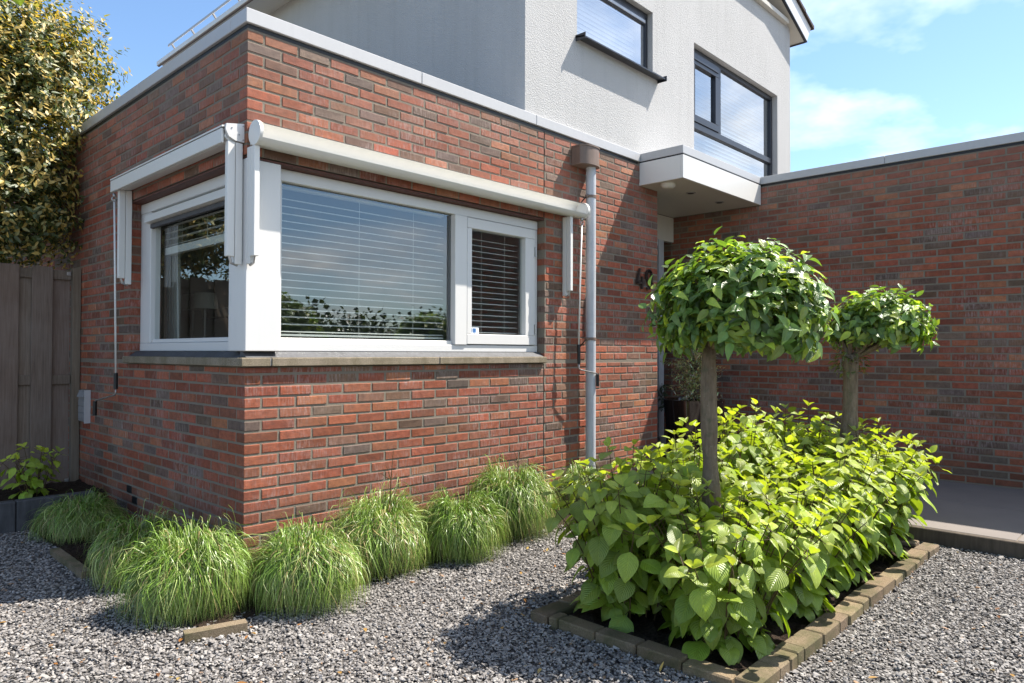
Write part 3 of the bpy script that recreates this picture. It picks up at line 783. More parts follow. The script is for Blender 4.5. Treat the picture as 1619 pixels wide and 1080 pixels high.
def crank(pts_rod, grip1, bend, grip2, hook, label):
    t = empty('awning_crank', hook, label, 'crank', 'hand cranks of the awnings')
    m = MB(); m.tube(pts_rod, .0065, 8); m.build('rod', 'steel' if False else 'cream_paint', t, smooth=True)
    m = MB(); m.tube(grip1, .014, 10); m.build('grip', 'black_plastic', t)
    m = MB(); m.tube(bend, .006, 8); m.build('bent_rod', 'steel', t, smooth=True)
    m = MB(); m.tube(grip2, .014, 10); m.build('grip', 'black_plastic', t)
    h = Vector(hook); m = MB()
    m.tube([h+Vector((0, 0, .055)), h+Vector((0, 0, .03))], .012, 8)
    m.tube([h+Vector((.0, 0, .0))+Vector((.016*math.cos(a), 0.016*math.sin(a)*.2, .016*math.sin(a)+.016)) for a in [i*math.pi/5 for i in range(11)]], .005, 6)
    m.build('hook', 'steel', t, smooth=True)
crank([(2.82, -.1, 2.11), (2.80, -.098, 1.6), (2.78, -.10, 1.10)], [(2.78, -.10, 1.12), (2.783, -.10, .965)], [(2.783, -.1, .97), (2.784, -.1, .925), (2.80, -.105, .915), (2.975, -.13, .885), (2.992, -.13, .875), (2.995, -.13, .86)],
      [(2.995, -.13, .875), (2.997, -.13, .775)], (2.82, -.1, 2.105), 'thin awning crank hanging beside the grey rain pipe')
crank([(-.10, 1.765, 2.12), (-.10, 1.73, 1.5), (-.10, 1.694, .90)], [(-.10, 1.694, .905), (-.10, 1.692, .795)], [(-.1, 1.692, .80), (-.1, 1.694, .765), (-.10, 1.71, .752), (-.105, 2.08, .70), (-.105, 2.11, .69), (-.105, 2.115, .67)],
      [(-.105, 2.115, .69), (-.105, 2.117, .585)], (-.10, 1.765, 2.105), 'thin awning crank hanging on the shaded side wall left of the window')

# ------------------------------------------------------------------ rain pipe
RP = empty('rain_pipe', (2.975, -.07, GZ), 'light grey rain pipe with brown hopper head on the front wall', 'pipe')
m = MB(); m.tube([(2.975, -.075, GZ-.05), (2.975, -.075, 1.02)], .0425, 20); m.build('pipe', 'pipe_grey', RP, auto=True)
m = MB(); m.tube([(2.975, -.075, 1.021), (2.975, -.075, 2.62)], .0425, 20); m.build('pipe', 'pipe_grey', RP, auto=True)
m = MB()
hp = [(2.80, -.006), (2.80, -.09)]+[(2.92+.128*math.cos(a), -.085-.068*math.sin(a)*1.0) for a in [math.radians(d) for d in range(170, 8, -18)]]+[(3.048, -.09), (3.048, -.006)]
m.prism(hp, 2, 2.625, 2.755); HP = m.build('hopper', 'brown_plastic', RP, auto=True)
hq = [(2.922+(x-2.922)*1.03, -.006+(y+.006)*1.04) for x, y in hp]; m = MB(); m.prism(hq, 2, 2.605, 2.624); m.build('hopper_rim', 'brown_plastic', HP, auto=True)
m = MB(); m.prism(hq, 2, 2.7555, 2.765); m.build('hopper_rim', 'brown_plastic', HP, auto=True)
for z in (2.36, 1.17):
    m = MB(); m.tube([(2.975, -.075, z-.012), (2.975, -.075, z+.012)], .0455, 20); m.box(2.905, 2.93, -.085, -.065, z-.01, z+.01); PB = m.build('pipe_bracket', 'brown_plastic', RP)
    m = MB(); m.tube([(2.915, -.075, z), (2.895, -.06, z-.03), (2.885, -.005, z-.09)], .006, 6); m.build('bracket_pin', 'black_plastic', PB)

# ------------------------------------------------------------------ house number
HN = empty('house_number', (3.75, -.01, 1.66), 'dark metal house number 49 on the brick wall beside the entrance', 'house number')
def ribbon(m, pts, w, y0, y1, closed=False):
    n = len(pts)
    for i in range(n if closed else n-1):
        a, b = Vector((pts[i][0], pts[i][1])), Vector((pts[(i+1) % n][0], pts[(i+1) % n][1])); d = (b-a).normalized(); p = Vector((-d.y, d.x))*w/2
        a, b = a-d*w*.3, b+d*w*.3
        m.prism([tuple(a+p), tuple(b+p), tuple(b-p), tuple(a-p)], 1, y0, y1-.0004*(i % 3))
m = MB(); ribbon(m, [(3.80, 1.832), (3.752, 1.705), (3.865, 1.705)], .020, -.03, -.012); ribbon(m, [(3.835, 1.76), (3.835, 1.655)], .020, -.0315, -.013); m.build('digit', 'bronze', HN, label='digit 4')
m = MB(); cx9, cz9 = 3.955, 1.775
ribbon(m, [(cx9+.045*math.cos(a), cz9+.058*math.sin(a)) for a in [i*math.pi/8 for i in range(16)]], .020, -.03, -.012, True)
ribbon(m, [(cx9+.045, cz9), (cx9+.040, 1.71), (cx9+.0, 1.662), (cx9-.035, 1.662)], .020, -.0315, -.013); m.build('digit', 'bronze', HN, label='digit 9')

# ------------------------------------------------------------------ wall box by the gate
WBX = empty('mailbox', (0, 2.7, .5), 'small grey metal box with flap on the side wall beside the gate', 'mailbox')
m = MB(); m.box(-.035, -.002, 2.585, 2.765, .50, .745, ch=.004); m.build('frame', 'box_grey', WBX)
m = MB(); m.prism([(-.036, .70), (-.036, .735), (-.052, .695), (-.05, .69)], 1, 2.60, 2.75); m.build('flap', 'box_grey', WBX)
for i in range(3):
    m = MB(); z = .52+i*.052; m.box(-.042, -.0355, 2.605, 2.745, z, z+.044, ch=.002); m.build('panel', 'box_grey', WBX)
m = MB(); m.box(-.045, -.002, 2.574, 2.584, .49, .75); m.build('edge_strip', 'coping_metal', WBX)

# ------------------------------------------------------------------ wooden gate
GT = empty('wooden_gate', (-.3, 2.87, GZ), 'weathered grey wooden gate of upright boards against the brick side wall', 'gate')
gy = 2.85
def board(name, x0, x1, y0, y1, z0, z1, k=None):
    m = MB(); m.box(x0, x1, y0, y1, z0, z1, ch=.003); o = m.build(name, 'grey_wood', GT)
    kk = k or rng.uniform(.8, 1.15); o.color = (kk, kk*rng.uniform(.95, 1.02), kk*rng.uniform(.92, 1.02), 1); return o
board('post', -.062, -.004, gy-.01, gy+.055, GZ-.05, 1.728, .95)
x = -.20
for i in range(7):
    board('front_board', x-.141, x, gy-.004, gy+.016, -.105+.004*(i % 3), 1.724+.002*(i % 3))
    x -= .225
x = -.07
for i in range(8):
    board('back_board', x-.150, x, gy+.040, gy+.058, -.09, 1.69)
    x -= .225
for z, h in ((1.63, .075), (.79, .075), (-.05, .09)):
    board('rail', -1.75, -.066, gy+.018, gy+.038, z, z+h, .9)
for z in (1.665, .0):
    m = MB(); m.box(-.10, -.07, gy+.012, gy+.0175, z, z+.03, ch=.002); m.build('corner_plate', 'steel', GT)
board('ground_board', -1.75, -.066, gy+.02, gy+.05, GZ-.02, -.055, .6)

# ------------------------------------------------------------------ low concrete blocks and bed by the gate
for i, (x0, x1, lab) in enumerate(((-.578, -.10, 'dark concrete edging block nearest the side wall, half hidden by grass'), (-1.06, -.583, 'dark concrete edging block in front of the small hydrangea'), (-1.54, -1.065, 'dark concrete edging block at the left picture edge'))):
    m = MB(); m.box(x0, x1, 2.10, 2.18, GZ-.05, .034, ch=.006); m.build('edging_block', 'lead_grey', None, ((x0+x1)/2, 2.14, GZ), label=lab, cat='edging block', group='dark blocks before the gate')
def rough_sheet(name, x0, x1, y0, y1, z, amp, nx, ny, mat, kind='structure'):
    m = MB(); vs = [(x0+(x1-x0)*i/nx, y0+(y1-y0)*j/ny, z+(rng.uniform(-amp, amp))) for j in range(ny+1) for i in range(nx+1)]
    m.add(vs, [(j*(nx+1)+i, j*(nx+1)+i+1, (j+1)*(nx+1)+i+1, (j+1)*(nx+1)+i) for j in range(ny) for i in range(nx)])
    return m.build(name, mat, None, (x0, y0, z), kind=kind)
rough_sheet('soil', -1.9, -.002, 2.181, 2.86, .01, .012, 40, 14, 'soil')
rough_sheet('soil', -.50, -.004, -.0, 2.095, GZ+.004, .009, 16, 50, 'soil')
rough_sheet('soil', -.44, 3.38, -.52, -.004, GZ+.005, .009, 80, 14, 'soil')

# ------------------------------------------------------------------ path with slabs
PX0 = 3.395
PATH = grp(empty('path', (PX0, 0, GZ), None, None), kind='structure')
m = MB(); m.box(PX0+.004, XR-.001, -6.5, .6, GZ-.05, -.082); m.build('path_base', 'mortar', PATH)
m = MB(); m.box(PX0-.0, PX0+.05, -6.5, .6, GZ-.05, -.0765, ch=.004); m.build('kerb', 'kerb_stone', PATH)
ys = [-6.5, -5.75, -4.84, -3.93, -2.93, -2.02, -1.11, -.20, .585]
for a, b in zip(ys[:-1], ys[1:]):
    for x0, x1 in ((PX0+.054, 4.45), (4.454, XR-.003)):
        m = MB(); m.box(x0, x1, a+.004, b-.004, -.10, -.0755+rng.uniform(-.0008, .0008), ch=.003); m.build('paving_slab', 'paving', PATH)

# ------------------------------------------------------------------ raised flower bed
BX0, BX1, BY0, BY1, BZ = .655, 3.25, -2.56, -1.475, -.124
FB = empty('flower_bed_edging', (BX0, BY0, GZ), 'low edging of weathered bricks around the hydrangea bed', 'edging')
def edge_brick(x0, x1, y0, y1):
    dz = rng.uniform(-.008, .005); dx = rng.uniform(-.005, .005)
    m = MB(); m.box(x0+dx, x1+dx, y0+dx, y1+dx, GZ-.05, BZ+dz, ch=.006); c = ((x0+x1)/2, (y0+y1)/2, GZ)
    o = m.build('brick', 'edging_brick', FB, c); k = rng.uniform(.8, 1.15); o.color = (k, k*rng.uniform(.94, 1), k*rng.uniform(.88, 1), 1)
    o.rotation_euler = (0, 0, rng.uniform(-.03, .03))
x = BX0
i = 0
while x < BX1-.03:
    l = [.20, .098, .068, .075, .20, .20, .12][i % 7] if i < 9 else rng.choice((.2, .2, .1)); l = min(l, BX1-x)
    edge_brick(x, x+l-.005, BY0, BY0+.092); edge_brick(x, x+l-.005, BY1-.10, BY1); x += l; i += 1
y = BY0+.105
while y < BY1-.13:
    l = min(.205, BY1-.105-y); edge_brick(BX0, BX0+.085, y, y+l-.005); edge_brick(BX1-.10, BX1, y, y+l-.005); y += l
rough_sheet('soil', BX0+.09, BX1-.09, BY0+.09, BY1-.09, BZ-.03, .014, 60, 26, 'soil')

for (x0, y0, x1, y1, w, lab) in ((-.545, -.60, -.30, -.665, .055, 'worn stone edging piece at the foot of the corner grass clump'), (-.535, .66, -.525, 1.30, .05, 'long mossy edging piece between the two shaded grass clumps')):
    d = Vector((x1-x0, y1-y0)); nrm = Vector((-d.y, d.x)).normalized()*w; m = MB()
    m.prism([(x0, y0), (x1, y1), (x1+nrm.x, y1+nrm.y), (x0+nrm.x, y0+nrm.y)], 2, GZ-.04, GZ+.035)
    o = m.build('edging_stone', 'edging_brick', None, (x0, y0, GZ), label=lab, cat='edging stone')

# ------------------------------------------------------------------ gravel: real stones, instanced on points
def gravel():
    n = 330000
    rs = npr.uniform(.9, 9.5, n)**1.0; th = npr.uniform(-1.0, .86, n)     # polar round the camera: more stones nearby
    ang = YAW+th*.98
    rad = np.sqrt(npr.uniform(1.0, 7.6**2, n)*.0+npr.uniform(1.1**1.35, 7.6**1.35, n)**(2/1.35))
    x = CAM.x+rad*np.sin(ang); y = CAM.y+rad*np.cos(ang)
    # the strips to the left and right outside the main fan
    ok = ~((x > BX0+.005) & (x < BX1-.005) & (y > BY0+.005) & (y < BY1-.005))
    ok &= ~(x > PX0-.003)
    ok &= ~((x > -.40) & (y > -.34)) & ~((x > -.50) & (y > -.45) & (y < 2.1)) & (y < 2.1)
    x, y = x[ok], y[ok]; k = len(x)
    z = GZ+npr.uniform(-.006, .004, k)+.006*np.sin(x*2.3+1)*np.sin(y*1.9)
    me = bpy.data.meshes.new('gravel'); me.vertices.add(k); me.vertices.foreach_set('co', np.stack([x, y, z], 1).astype(np.float32).ravel())
    s = npr.lognormal(0, .28, k)*.0048
    sc = np.stack([s*npr.uniform(.85, 1.35, k), s*npr.uniform(.7, 1.05, k), s*npr.uniform(.32, .60, k)], 1)
    ro = np.stack([npr.normal(0, .30, k), npr.normal(0, .30, k), npr.uniform(0, 6.28, k)], 1)
    for nm, arr in (('scl', sc), ('rot', ro)):
        a = me.attributes.new(nm, 'FLOAT_VECTOR', 'POINT'); a.data.foreach_set('vector', arr.astype(np.float32).ravel())
    a = me.attributes.new('gc', 'FLOAT', 'POINT'); gcv = np.where(npr.random(k) < .012, npr.uniform(.95, 1, k), npr.beta(2.6, 2.3, k)*.93); a.data.foreach_set('value', gcv.astype(np.float32))
    a = me.attributes.new('var', 'INT', 'POINT'); a.data.foreach_set('value', npr.integers(0, 6, k).astype(np.int32))
    o = bpy.data.objects.new('gravel', me); COL.objects.link(o); o['kind'] = 'stuff'
    ng = bpy.data.node_groups.new('gravel_stones', 'GeometryNodeTree')
    ng.interface.new_socket('Geometry', in_out='INPUT', socket_type='NodeSocketGeometry'); ng.interface.new_socket('Geometry', in_out='OUTPUT', socket_type='NodeSocketGeometry')
    gi, go = ng.nodes.new('NodeGroupInput'), ng.nodes.new('NodeGroupOutput')
    join = ng.nodes.new('GeometryNodeJoinGeometry')
    for i in range(6):
        ico = ng.nodes.new('GeometryNodeMeshIcoSphere'); ico.inputs['Radius'].default_value = 1; ico.inputs['Subdivisions'].default_value = 2
        nz = ng.nodes.new('ShaderNodeTexNoise'); nz.noise_dimensions = '4D'; nz.inputs['W'].default_value = i*7.3; nz.inputs['Scale'].default_value = .9; nz.inputs['Detail'].default_value = 0
        sub = ng.nodes.new('ShaderNodeVectorMath'); sub.operation = 'SUBTRACT'; sub.inputs[1].default_value = (.5, .5, .5)
        sca = ng.nodes.new('ShaderNodeVectorMath'); sca.operation = 'SCALE'; sca.inputs['Scale'].default_value = 2.6
        sp = ng.nodes.new('GeometryNodeSetPosition'); ch = ng.nodes.new('GeometryNodeConvexHull'); sm = ng.nodes.new('GeometryNodeSetMaterial'); sm.inputs['Material'].default_value = MATS['gravel']
        sh = ng.nodes.new('GeometryNodeSetShadeSmooth'); sh.inputs['Shade Smooth'].default_value = False
        g2 = ng.nodes.new('GeometryNodeGeometryToInstance')
        L = ng.links.new
        L(nz.outputs['Color'], sub.inputs[0]); L(sub.outputs[0], sca.inputs[0]); L(ico.outputs[0], sp.inputs['Geometry']); L(sca.outputs[0], sp.inputs['Offset'])
        L(sp.outputs[0], ch.inputs[0]); L(ch.outputs[0], sh.inputs[0]); L(sh.outputs[0], sm.inputs['Geometry']); L(sm.outputs[0], g2.inputs[0]); L(g2.outputs[0], join.inputs[0])
    iop = ng.nodes.new('GeometryNodeInstanceOnPoints'); iop.inputs['Pick Instance'].default_value = True
    def att(nm, typ):
        a = ng.nodes.new('GeometryNodeInputNamedAttribute'); a.data_type = typ; a.inputs['Name'].default_value = nm; return a.outputs['Attribute']
    L(gi.outputs[0], iop.inputs['Points']); L(join.outputs[0], iop.inputs['Instance']); L(att('var', 'INT'), iop.inputs['Instance Index'])
    e2r = ng.nodes.new('FunctionNodeEulerToRotation'); L(att('rot', 'FLOAT_VECTOR'), e2r.inputs[0]); L(e2r.outputs[0], iop.inputs['Rotation']); L(att('scl', 'FLOAT_VECTOR'), iop.inputs['Scale'])
    L(iop.outputs[0], go.inputs[0])
    md = o.modifiers.new('stones', 'NODES'); md.node_group = ng
gravel()

# ------------------------------------------------------------------ leaves
def leaf_geo(Ln, Wd, rows, shape, fold, droop, cup=0., cols=4, seed=0, ruffle=0.):
    """one blade: base at the origin, grows along +y, upper face +z"""
    r = random.Random(seed); vs, uv, fs = [], [], []
    for i in range(rows+1):
        t = i/rows; w = Wd/2*max(.02, shape(t)); y = Ln*t; z0 = -droop*Ln*t*t
        for j in range(cols+1):
            u = j/cols*2-1
            z = z0+fold*abs(u)*w+cup*u*u*w+ruffle*Wd*math.sin(t*9+u*4+seed)*abs(u)
            vs.append((u*w*math.cos(fold*.6), y*(1-droop*.25*t), z)); uv.append((j/cols, t))
    for i in range(rows):
        for j in range(cols):
            a = i*(cols+1)+j; fs.append((a, a+1, a+cols+2, a+cols+1))
    return vs, fs, uv
def leaf_mesh(mat, geo, name='leaf'):
    vs, fs, uv = geo
    me = bpy.data.meshes.new(name); me.from_pydata(vs, [], fs)
    ul = me.uv_layers.new(name='UVMap'); ul.data.foreach_set('uv', np.array([uv[v] for f in fs for v in f], dtype=np.float32).ravel())
    at = me.attributes.new('bc', 'FLOAT_COLOR', 'POINT'); at.data.foreach_set('color', np.ones(len(vs)*4, dtype=np.float32))
    me.materials.append(MATS[mat]); me.polygons.foreach_set('use_smooth', [True]*len(me.polygons)); return me
class Foliage:
    """many blades in one mesh"""
    def __init__(s): s.v, s.f, s.uv, s.c, s.n = [], [], [], [], 0
    def add(s, geo, M, loc, col, sc=1.):
        vs, fs, uv = geo; V = np.array(vs)*sc @ np.array(M.to_3x3()).T+np.array(loc)
        s.f.append(np.array(fs)+s.n); s.v.append(V); s.uv.append(np.array(uv)); s.c.append(np.tile((*col, 1), (len(vs), 1))); s.n += len(vs)
    def build(s, name, mat, parent, loc=None, **kw):
        if not s.v: return None
        if loc is None: loc = WLOC[parent.name]
        V = np.concatenate(s.v)-np.array(loc); Fq = np.concatenate(s.f); UV = np.concatenate(s.uv); C = np.concatenate(s.c)
        me = bpy.data.meshes.new(name); me.vertices.add(len(V)); me.vertices.foreach_set('co', V.astype(np.float32).ravel())
        nf, k = Fq.shape; me.loops.add(nf*k); me.loops.foreach_set('vertex_index', Fq.astype(np.int32).ravel())
        me.polygons.add(nf); me.polygons.foreach_set('loop_start', np.arange(0, nf*k, k, dtype=np.int32))
        me.update(calc_edges=True)
        me.polygons.foreach_set('use_smooth', [True]*nf)
        ul = me.uv_layers.new(name='UVMap'); ul.data.foreach_set('uv', UV[Fq.ravel()].astype(np.float32).ravel())
        at = me.attributes.new('bc', 'FLOAT_COLOR', 'POINT'); at.data.foreach_set('color', C.astype(np.float32).ravel())
        me.materials.append(MATS[mat]); o = bpy.data.objects.new(name, me); place(o, loc, parent); return grp(o, **kw)
def frame(d, n):
    d = Vector(d).normalized(); n = Vector(n); n = n-d*n.dot(d)
    if n.length < 1e-4: n = d.orthogonal()
    n.normalize(); x = d.cross(n)
    return Matrix((x, d, n)).transposed()
rv = lambda a=1.: Vector((rng.uniform(-a, a), rng.uniform(-a, a), rng.uniform(-a, a)))
ovate = lambda t: (math.sin(math.pi*min(1, t**.72))**.85)*(1-.25*t) if t < 1 else 0
hyd_shape = lambda t: max(0, (math.sin(math.pi*t**.78))**.75*(1.05-.12*t)) if t < .97 else .03
ell = lambda t: max(0, math.sin(math.pi*t)**.8)

HG = [leaf_geo(.104*(.9+.05*k), .088*(.88+.06*(k % 4)), 8, hyd_shape, .08+.09*(k % 3), .18+.12*(k % 4), -.10, 6, k, .025) for k in range(8)]
HM = [leaf_mesh('hydrangea_leaf', gk) for gk in HG]
TG = [leaf_geo(.055, .034, 5, hyd_shape, .5, .1*(k % 3), 0, 4, k) for k in range(4)]
TM = [leaf_mesh('hydrangea_leaf', gk) for gk in TG]
def hcol(tip=0.):
    k = rng.uniform(.62, 1.22)
    a = (.225*k, .320*k*rng.uniform(.92, 1.08), .034*k); b = (.46*k, .52*k, .06)
    return tuple(a[i]*(1-tip)+b[i]*tip for i in range(3))
def shrub(x, y, z, h, spread, nst, label, bias=Vector((0, 0, 0)), parent_group='hydrangea shrubs in the bed', glow=1., ls=1.):
    root = empty('hydrangea_shrub', (x, y, z), label, 'shrub', parent_group); nl = 0
    stems = MB(); rest = Foliage()
    for i in range(nst):
        a = 2.399*i+rng.uniform(-.4, .4); q = math.sqrt((i+.5)/nst); out = Vector((math.cos(a), math.sin(a), 0))*q*spread+bias*rng.uniform(.5, 1)
        hh = h*(1-.26*q*q)*rng.uniform(.86, 1.08)
        base = Vector((x, y, z))+Vector((math.cos(a), math.sin(a), 0))*q*spread*.35
        tip = Vector((x, y, z))+out+Vector((0, 0, hh)); ctrl = base.lerp(tip, .5)+Vector((0, 0, hh*.16))-out*.12
        P = lambda t: base*(1-t)**2+ctrl*2*t*(1-t)+tip*t*t
        stems.tube([P(t/6) for t in range(7)], [.0042-.0004*t for t in range(7)], 5, (1, 1, 1))
        nodes = max(5, int(hh/.078)); ph = rng.uniform(0, 6.28)
        for k in range(nodes):
            t = .12+.84*k/(nodes-1) if nodes > 1 else .9
            p = P(t); dirn = (P(min(1, t+.02))-P(t-.02)).normalized()
            for sgn in (0, math.pi):
                b = ph+k*1.5708+sgn+rng.uniform(-.3, .3); side = Vector((math.cos(b), math.sin(b), 0)); side = (side-dirn*side.dot(dirn)).normalized()
                last = k == nodes-1
                # blades hang towards the light and away from the middle of the plant
                o2 = Vector((p.x-x, p.y-y, 0)); o2 = o2.normalized() if o2.length > .02 else side
                d = side*.9+o2*.45+Vector((0, 0, rng.uniform(-.75, .1) if not last else rng.uniform(.0, .6)))+rv(.2)
                nrm = Vector((0, 0, 1))+o2*.55+SUN*.35+rv(.28)
                M = frame(d, nrm); pet = p+side*rng.uniform(.02, .05)
                tipf = max(0, (t-.55)/.45)**2*rng.uniform(.15, .75)
                sc = ls*rng.uniform(.60, 1.22)*(1-.25*(t > .85))*(.85 if last else 1)
                col = tuple(x*glow for x in hcol(tipf))
                stems.tube([p, pet], .0016, 4)
                if nl < 292:
                    obj_from(HM[rng.randrange(8)], 'leaf', pet, root, col, M.to_euler(), (sc,)*3); nl += 1
                else: rest.add(HG[rng.randrange(8)], M, pet, col, sc)
        for q4 in range(2):     # folded young leaves at the shoot tip
            b = ph+q4*2.1; d = Vector((math.cos(b)*.9, math.sin(b)*.9, .75))+rv(.35); M = frame(d, Vector((math.cos(b), math.sin(b), .2))*-1)
            if nl < 300: obj_from(TM[rng.randrange(4)], 'leaf', tip, root, hcol(rng.uniform(.35, .95)), M.to_euler(), (rng.uniform(.7, 1.25),)*3); nl += 1
            else: rest.add(TG[rng.randrange(4)], M, tip, hcol(rng.uniform(.35, .95)), rng.uniform(.7, 1.25))
    stems.build('stems', 'stalk', root, kind='stuff')
    rest.build('inner_leaves', 'hydrangea_leaf', root, kind='stuff')
    return root
SB = BZ-.03
HYD = [(.98, -2.25, .60, .40, 'light green hydrangea at the near corner of the bed, leaves hanging over the edging'),
       (1.00, -1.78, .72, .42, 'hydrangea at the left end of the bed, left of the nearer tree trunk'),
       (1.55, -2.28, .62, .36, 'hydrangea right of the nearer tree trunk along the front edging bricks'),
       (1.60, -1.76, .76, .38, 'tall hydrangea behind the nearer tree trunk with yellow shoot tips'),
       (2.14, -2.28, .68, .35, 'hydrangea in the middle of the bed above the sunny edging bricks'),
       (2.16, -1.76, .86, .37, 'tallest hydrangea in the middle back of the bed before the dark pot'),
       (2.72, -2.28, .68, .36, 'hydrangea before the far tree trunk along the sunny edging'),
       (2.76, -1.78, .80, .37, 'hydrangea behind and left of the far tree trunk'),
       (3.22, -2.20, .72, .37, 'hydrangea at the far right end of the bed by the paved path'),
       (3.24, -1.76, .78, .35, 'hydrangea behind the far tree trunk at the back corner of the bed')]
for (x, y, h, sp, lab) in HYD: shrub(x, y, SB, h, sp+.02, 35, lab)
# small hydrangea by the gate
shrub(-.42, 2.36, .012, .34, .20, 10, 'small bright green hydrangea in front of the wooden gate', parent_group=None, glow=1.35, ls=.66)

# ------------------------------------------------------------------ ball trees
GG = [leaf_geo(.078*(.85+.07*k), .047*(.9+.06*(k % 3)), 6, ovate, .22+.1*(k % 3), .18+.12*(k % 3), 0, 4, k, .015) for k in range(6)]
GM = [leaf_mesh('glossy_leaf', gk) for gk in GG]
def gcol():
    k = rng.uniform(.45, 1.3); a = rng.random()
    if a < .24: return (.30*k, .38*k, .055*k)
    return (.115*k, .195*k, .044*k)
def ball_tree(base, top, rad, crown_c, crown_r, nleaf, label, seed, shoots=False):
    root = empty('ball_tree', base, label, 'tree', 'ball trees standing in the hydrangea bed')
    b, tp = Vector(base), Vector(top); m = MB(); pts, rs = [], []
    for i in range(17):
        t = i/16; pts.append(b.lerp(tp, t)+Vector((math.sin(t*6+seed)*.014, math.cos(t*5+seed)*.014, 0))*(1-t)**.3); rs.append(rad*(1.12-.22*t+.09*math.sin(t*17+seed)+.06*math.sin(t*29+seed)+(.25*(1-t)**6)))
    m.tube(pts, rs, 14); m.build('trunk', 'bark', root, smooth=True)
    c, R = Vector(crown_c), Vector(crown_r); m = MB(); ends = []
    for i in range(16):
        a = 2.399*i; e = rng.uniform(-.25, .9); d = Vector((math.cos(a)*math.cos(e), math.sin(a)*math.cos(e), math.sin(e)))
        q = c+Vector((d.x*R.x, d.y*R.y, d.z*R.z))*.8; mid = tp.lerp(q, .5)+rv(.03)+Vector((0, 0, -.02))
        m.tube([tp-Vector((0, 0, .03)), mid, q], [.014, .009, .004], 6)
    m.build('branches', 'bark', root, kind='stuff')
    leaves = []
    nclump = nleaf//6
    for i in range(nclump):
        # shoots spread over the dome, each ends in a whorl of leaves
        u = (i+.5)/nclump; zc = 1-1.62*u; a = 2.399*i+rng.uniform(-.2, .2); rxy = math.sqrt(max(0, 1-zc*zc))
        dirn = Vector((rxy*math.cos(a), rxy*math.sin(a), zc))
        lump = 1+.10*math.sin(a*3+seed)*rxy+.07*math.sin(a*7+zc*9)
        f = rng.choice((rng.uniform(.88, 1.02), rng.uniform(.60, .95)))*lump
        p = c+Vector((dirn.x*R.x, dirn.y*R.y, dirn.z*R.z if dirn.z > 0 else dirn.z*R.z*.78))*f
        ax = (Vector((dirn.x/R.x, dirn.y/R.y, dirn.z/R.z)).normalized()+Vector((0, 0, .25))+rv(.3)).normalized()
        ph = rng.uniform(0, 6.28); o1 = ax.orthogonal().normalized(); o2 = ax.cross(o1)
        for k in range(6):
            b2 = ph+k*2.399; s = o1*math.cos(b2)+o2*math.sin(b2); op = rng.uniform(.5, 1.25)
            d = ax*(1.15-op)+s*op+Vector((0, 0, -.14-.40*max(0, -dirn.z)))+rv(.15)
            nrm = ax*.9+Vector((0, 0, .55))+rv(.3)
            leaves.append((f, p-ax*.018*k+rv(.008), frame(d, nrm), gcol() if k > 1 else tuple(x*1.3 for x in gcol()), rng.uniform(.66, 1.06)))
    # leaves nearest the viewer are parts, the rest one mass
    key = [(-(l[1]-CAM).length+(.0)) for l in leaves]; order = sorted(range(len(leaves)), key=lambda i: -key[i]-0.0)
    rest = Foliage()
    near = set(order[-300:])
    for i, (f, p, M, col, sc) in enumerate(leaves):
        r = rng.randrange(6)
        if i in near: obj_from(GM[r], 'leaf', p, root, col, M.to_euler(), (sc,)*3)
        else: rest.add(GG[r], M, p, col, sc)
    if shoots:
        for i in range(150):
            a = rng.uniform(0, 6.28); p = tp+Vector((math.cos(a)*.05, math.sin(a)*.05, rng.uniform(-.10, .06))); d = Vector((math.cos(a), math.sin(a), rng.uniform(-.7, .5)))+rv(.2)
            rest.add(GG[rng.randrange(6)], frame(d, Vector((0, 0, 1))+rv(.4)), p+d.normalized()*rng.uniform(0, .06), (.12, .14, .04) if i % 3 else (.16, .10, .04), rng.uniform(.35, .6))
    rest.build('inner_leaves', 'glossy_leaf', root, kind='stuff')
    return root
ball_tree((1.262, -2.055, SB), (1.275, -2.05, 1.10), .038, (1.415, -2.135, 1.240), (.405, .405, .36), 3600, 'nearer ball tree with wide glossy crown in front of the entrance', 1)
ball_tree((3.02, -2.11, SB), (3.10, -2.09, 1.04), .051, (3.285, -2.215, 1.235), (.315, .315, .25), 2000, 'smaller far ball tree with shoots below its crown before the right wall', 4, True)

